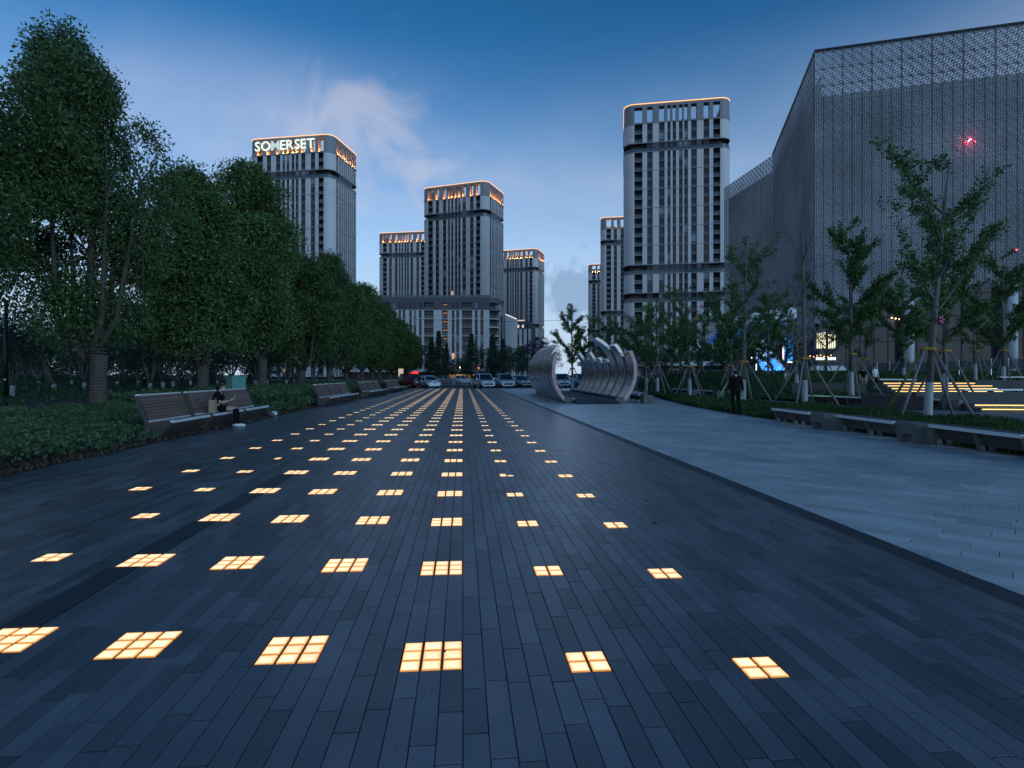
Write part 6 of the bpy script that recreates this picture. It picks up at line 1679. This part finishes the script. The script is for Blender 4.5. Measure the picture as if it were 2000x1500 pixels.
# --- couple strolling, and a photographer, on the garden path
def stander(loc, rz, label, top, legs, shorts, arms, female=False, hgt=1.0):
    e = empty('person', loc, rz, label, 'person'); pel = (0, 0, .93 * hgt); h = hgt
    lm_ = 2 if shorts else 1
    skinned('body', [
     [(pel, (.14, .11), 1), ((0, 0, 1.12 * h), (.14, .10), 0), ((0, 0, 1.30 * h), (.165, .11), 0), ((0, 0, 1.42 * h), (.12, .09), 0), ((0, 0, 1.50 * h), .055, 2), ((0, -.01, 1.56 * h), .05, 2)],
     [((0, 0, 1.42 * h), .1, 0), ((-.165, 0, 1.40 * h), .068, 0), ((-.23, -.02, 1.18 * h), .055, 0)] + [(tuple(q), .038, 2) for q in arms[0]],
     [((0, 0, 1.42 * h), .1, 0), ((.165, 0, 1.40 * h), .068, 0), ((.23, -.02, 1.18 * h), .055, 0)] + [(tuple(q), .038, 2) for q in arms[1]],
     [(pel, .1, 1), ((-.09, 0, .86 * h), .095, 1), ((-.095, -.03, .50 * h), .072, 1), ((-.095, 0, .12), .050, lm_), ((-.095, 0, .06), .046, lm_), ((-.1, -.13, .04), .036, 3)],
     [(pel, .1, 1), ((.09, 0, .86 * h), .095, 1), ((.10, -.08, .50 * h), .072, 1), ((.105, .05, .14), .050, lm_), ((.105, .06, .07), .046, lm_), ((.11, -.06, .04), .036, 3)]], [top, legs, M['skin'], M['hair']], e)
    head(e, (0, -.02, 1.645 * h), (0.2, -1, -.1), None, 0.18 if female else 0.0)
    hand(e, arms[0][-1], Vector(arms[0][-1]) - Vector(arms[0][-2])); hand(e, arms[1][-1], Vector(arms[1][-1]) - Vector(arms[1][-2]), -1)
    return e
dn = [[(-.25, -.05, 1.0), (-.25, -.10, .86)], [(.25, -.05, 1.0), (.25, -.09, .86)]]
stander(base(1709, 38.5, 0.42), 0.3, 'person in white T-shirt and black shorts walking on the grass by the lit steps', M['white_cloth'], M['black_cloth'], True, dn)
stander(base(1686, 38.8, 0.42), -0.2, 'person in dark top and pale legs walking beside the white T-shirt', M['black_cloth'], mat('beige_cloth', (0.30, 0.24, 0.20), 0.9), False, dn, True, 0.94)
ph = stander(base(1534, 46.0, 0.15), 0.9, 'person in white shirt and jeans holding up a camera', M['white_cloth'], M['jeans'], False, [[(-.18, -.24, 1.38), (-.06, -.26, 1.54)], [(.18, -.24, 1.38), (.06, -.26, 1.54)]])
b = MB(); b.box(-.06, .06, -.04, .04, -.04, .04); b.tube([(0, -.03, 0), (0, -.12, 0)], .035, 8); o = b.build('camera_body', M['dark_metal']); o.location = ph.matrix_basis @ Vector((0, -.30, 1.63)); o.rotation_euler = (0, 0, 0.9); o.name = 'hand_camera'; tag(o, 'small dark camera held up to the face by the person in jeans', 'camera')
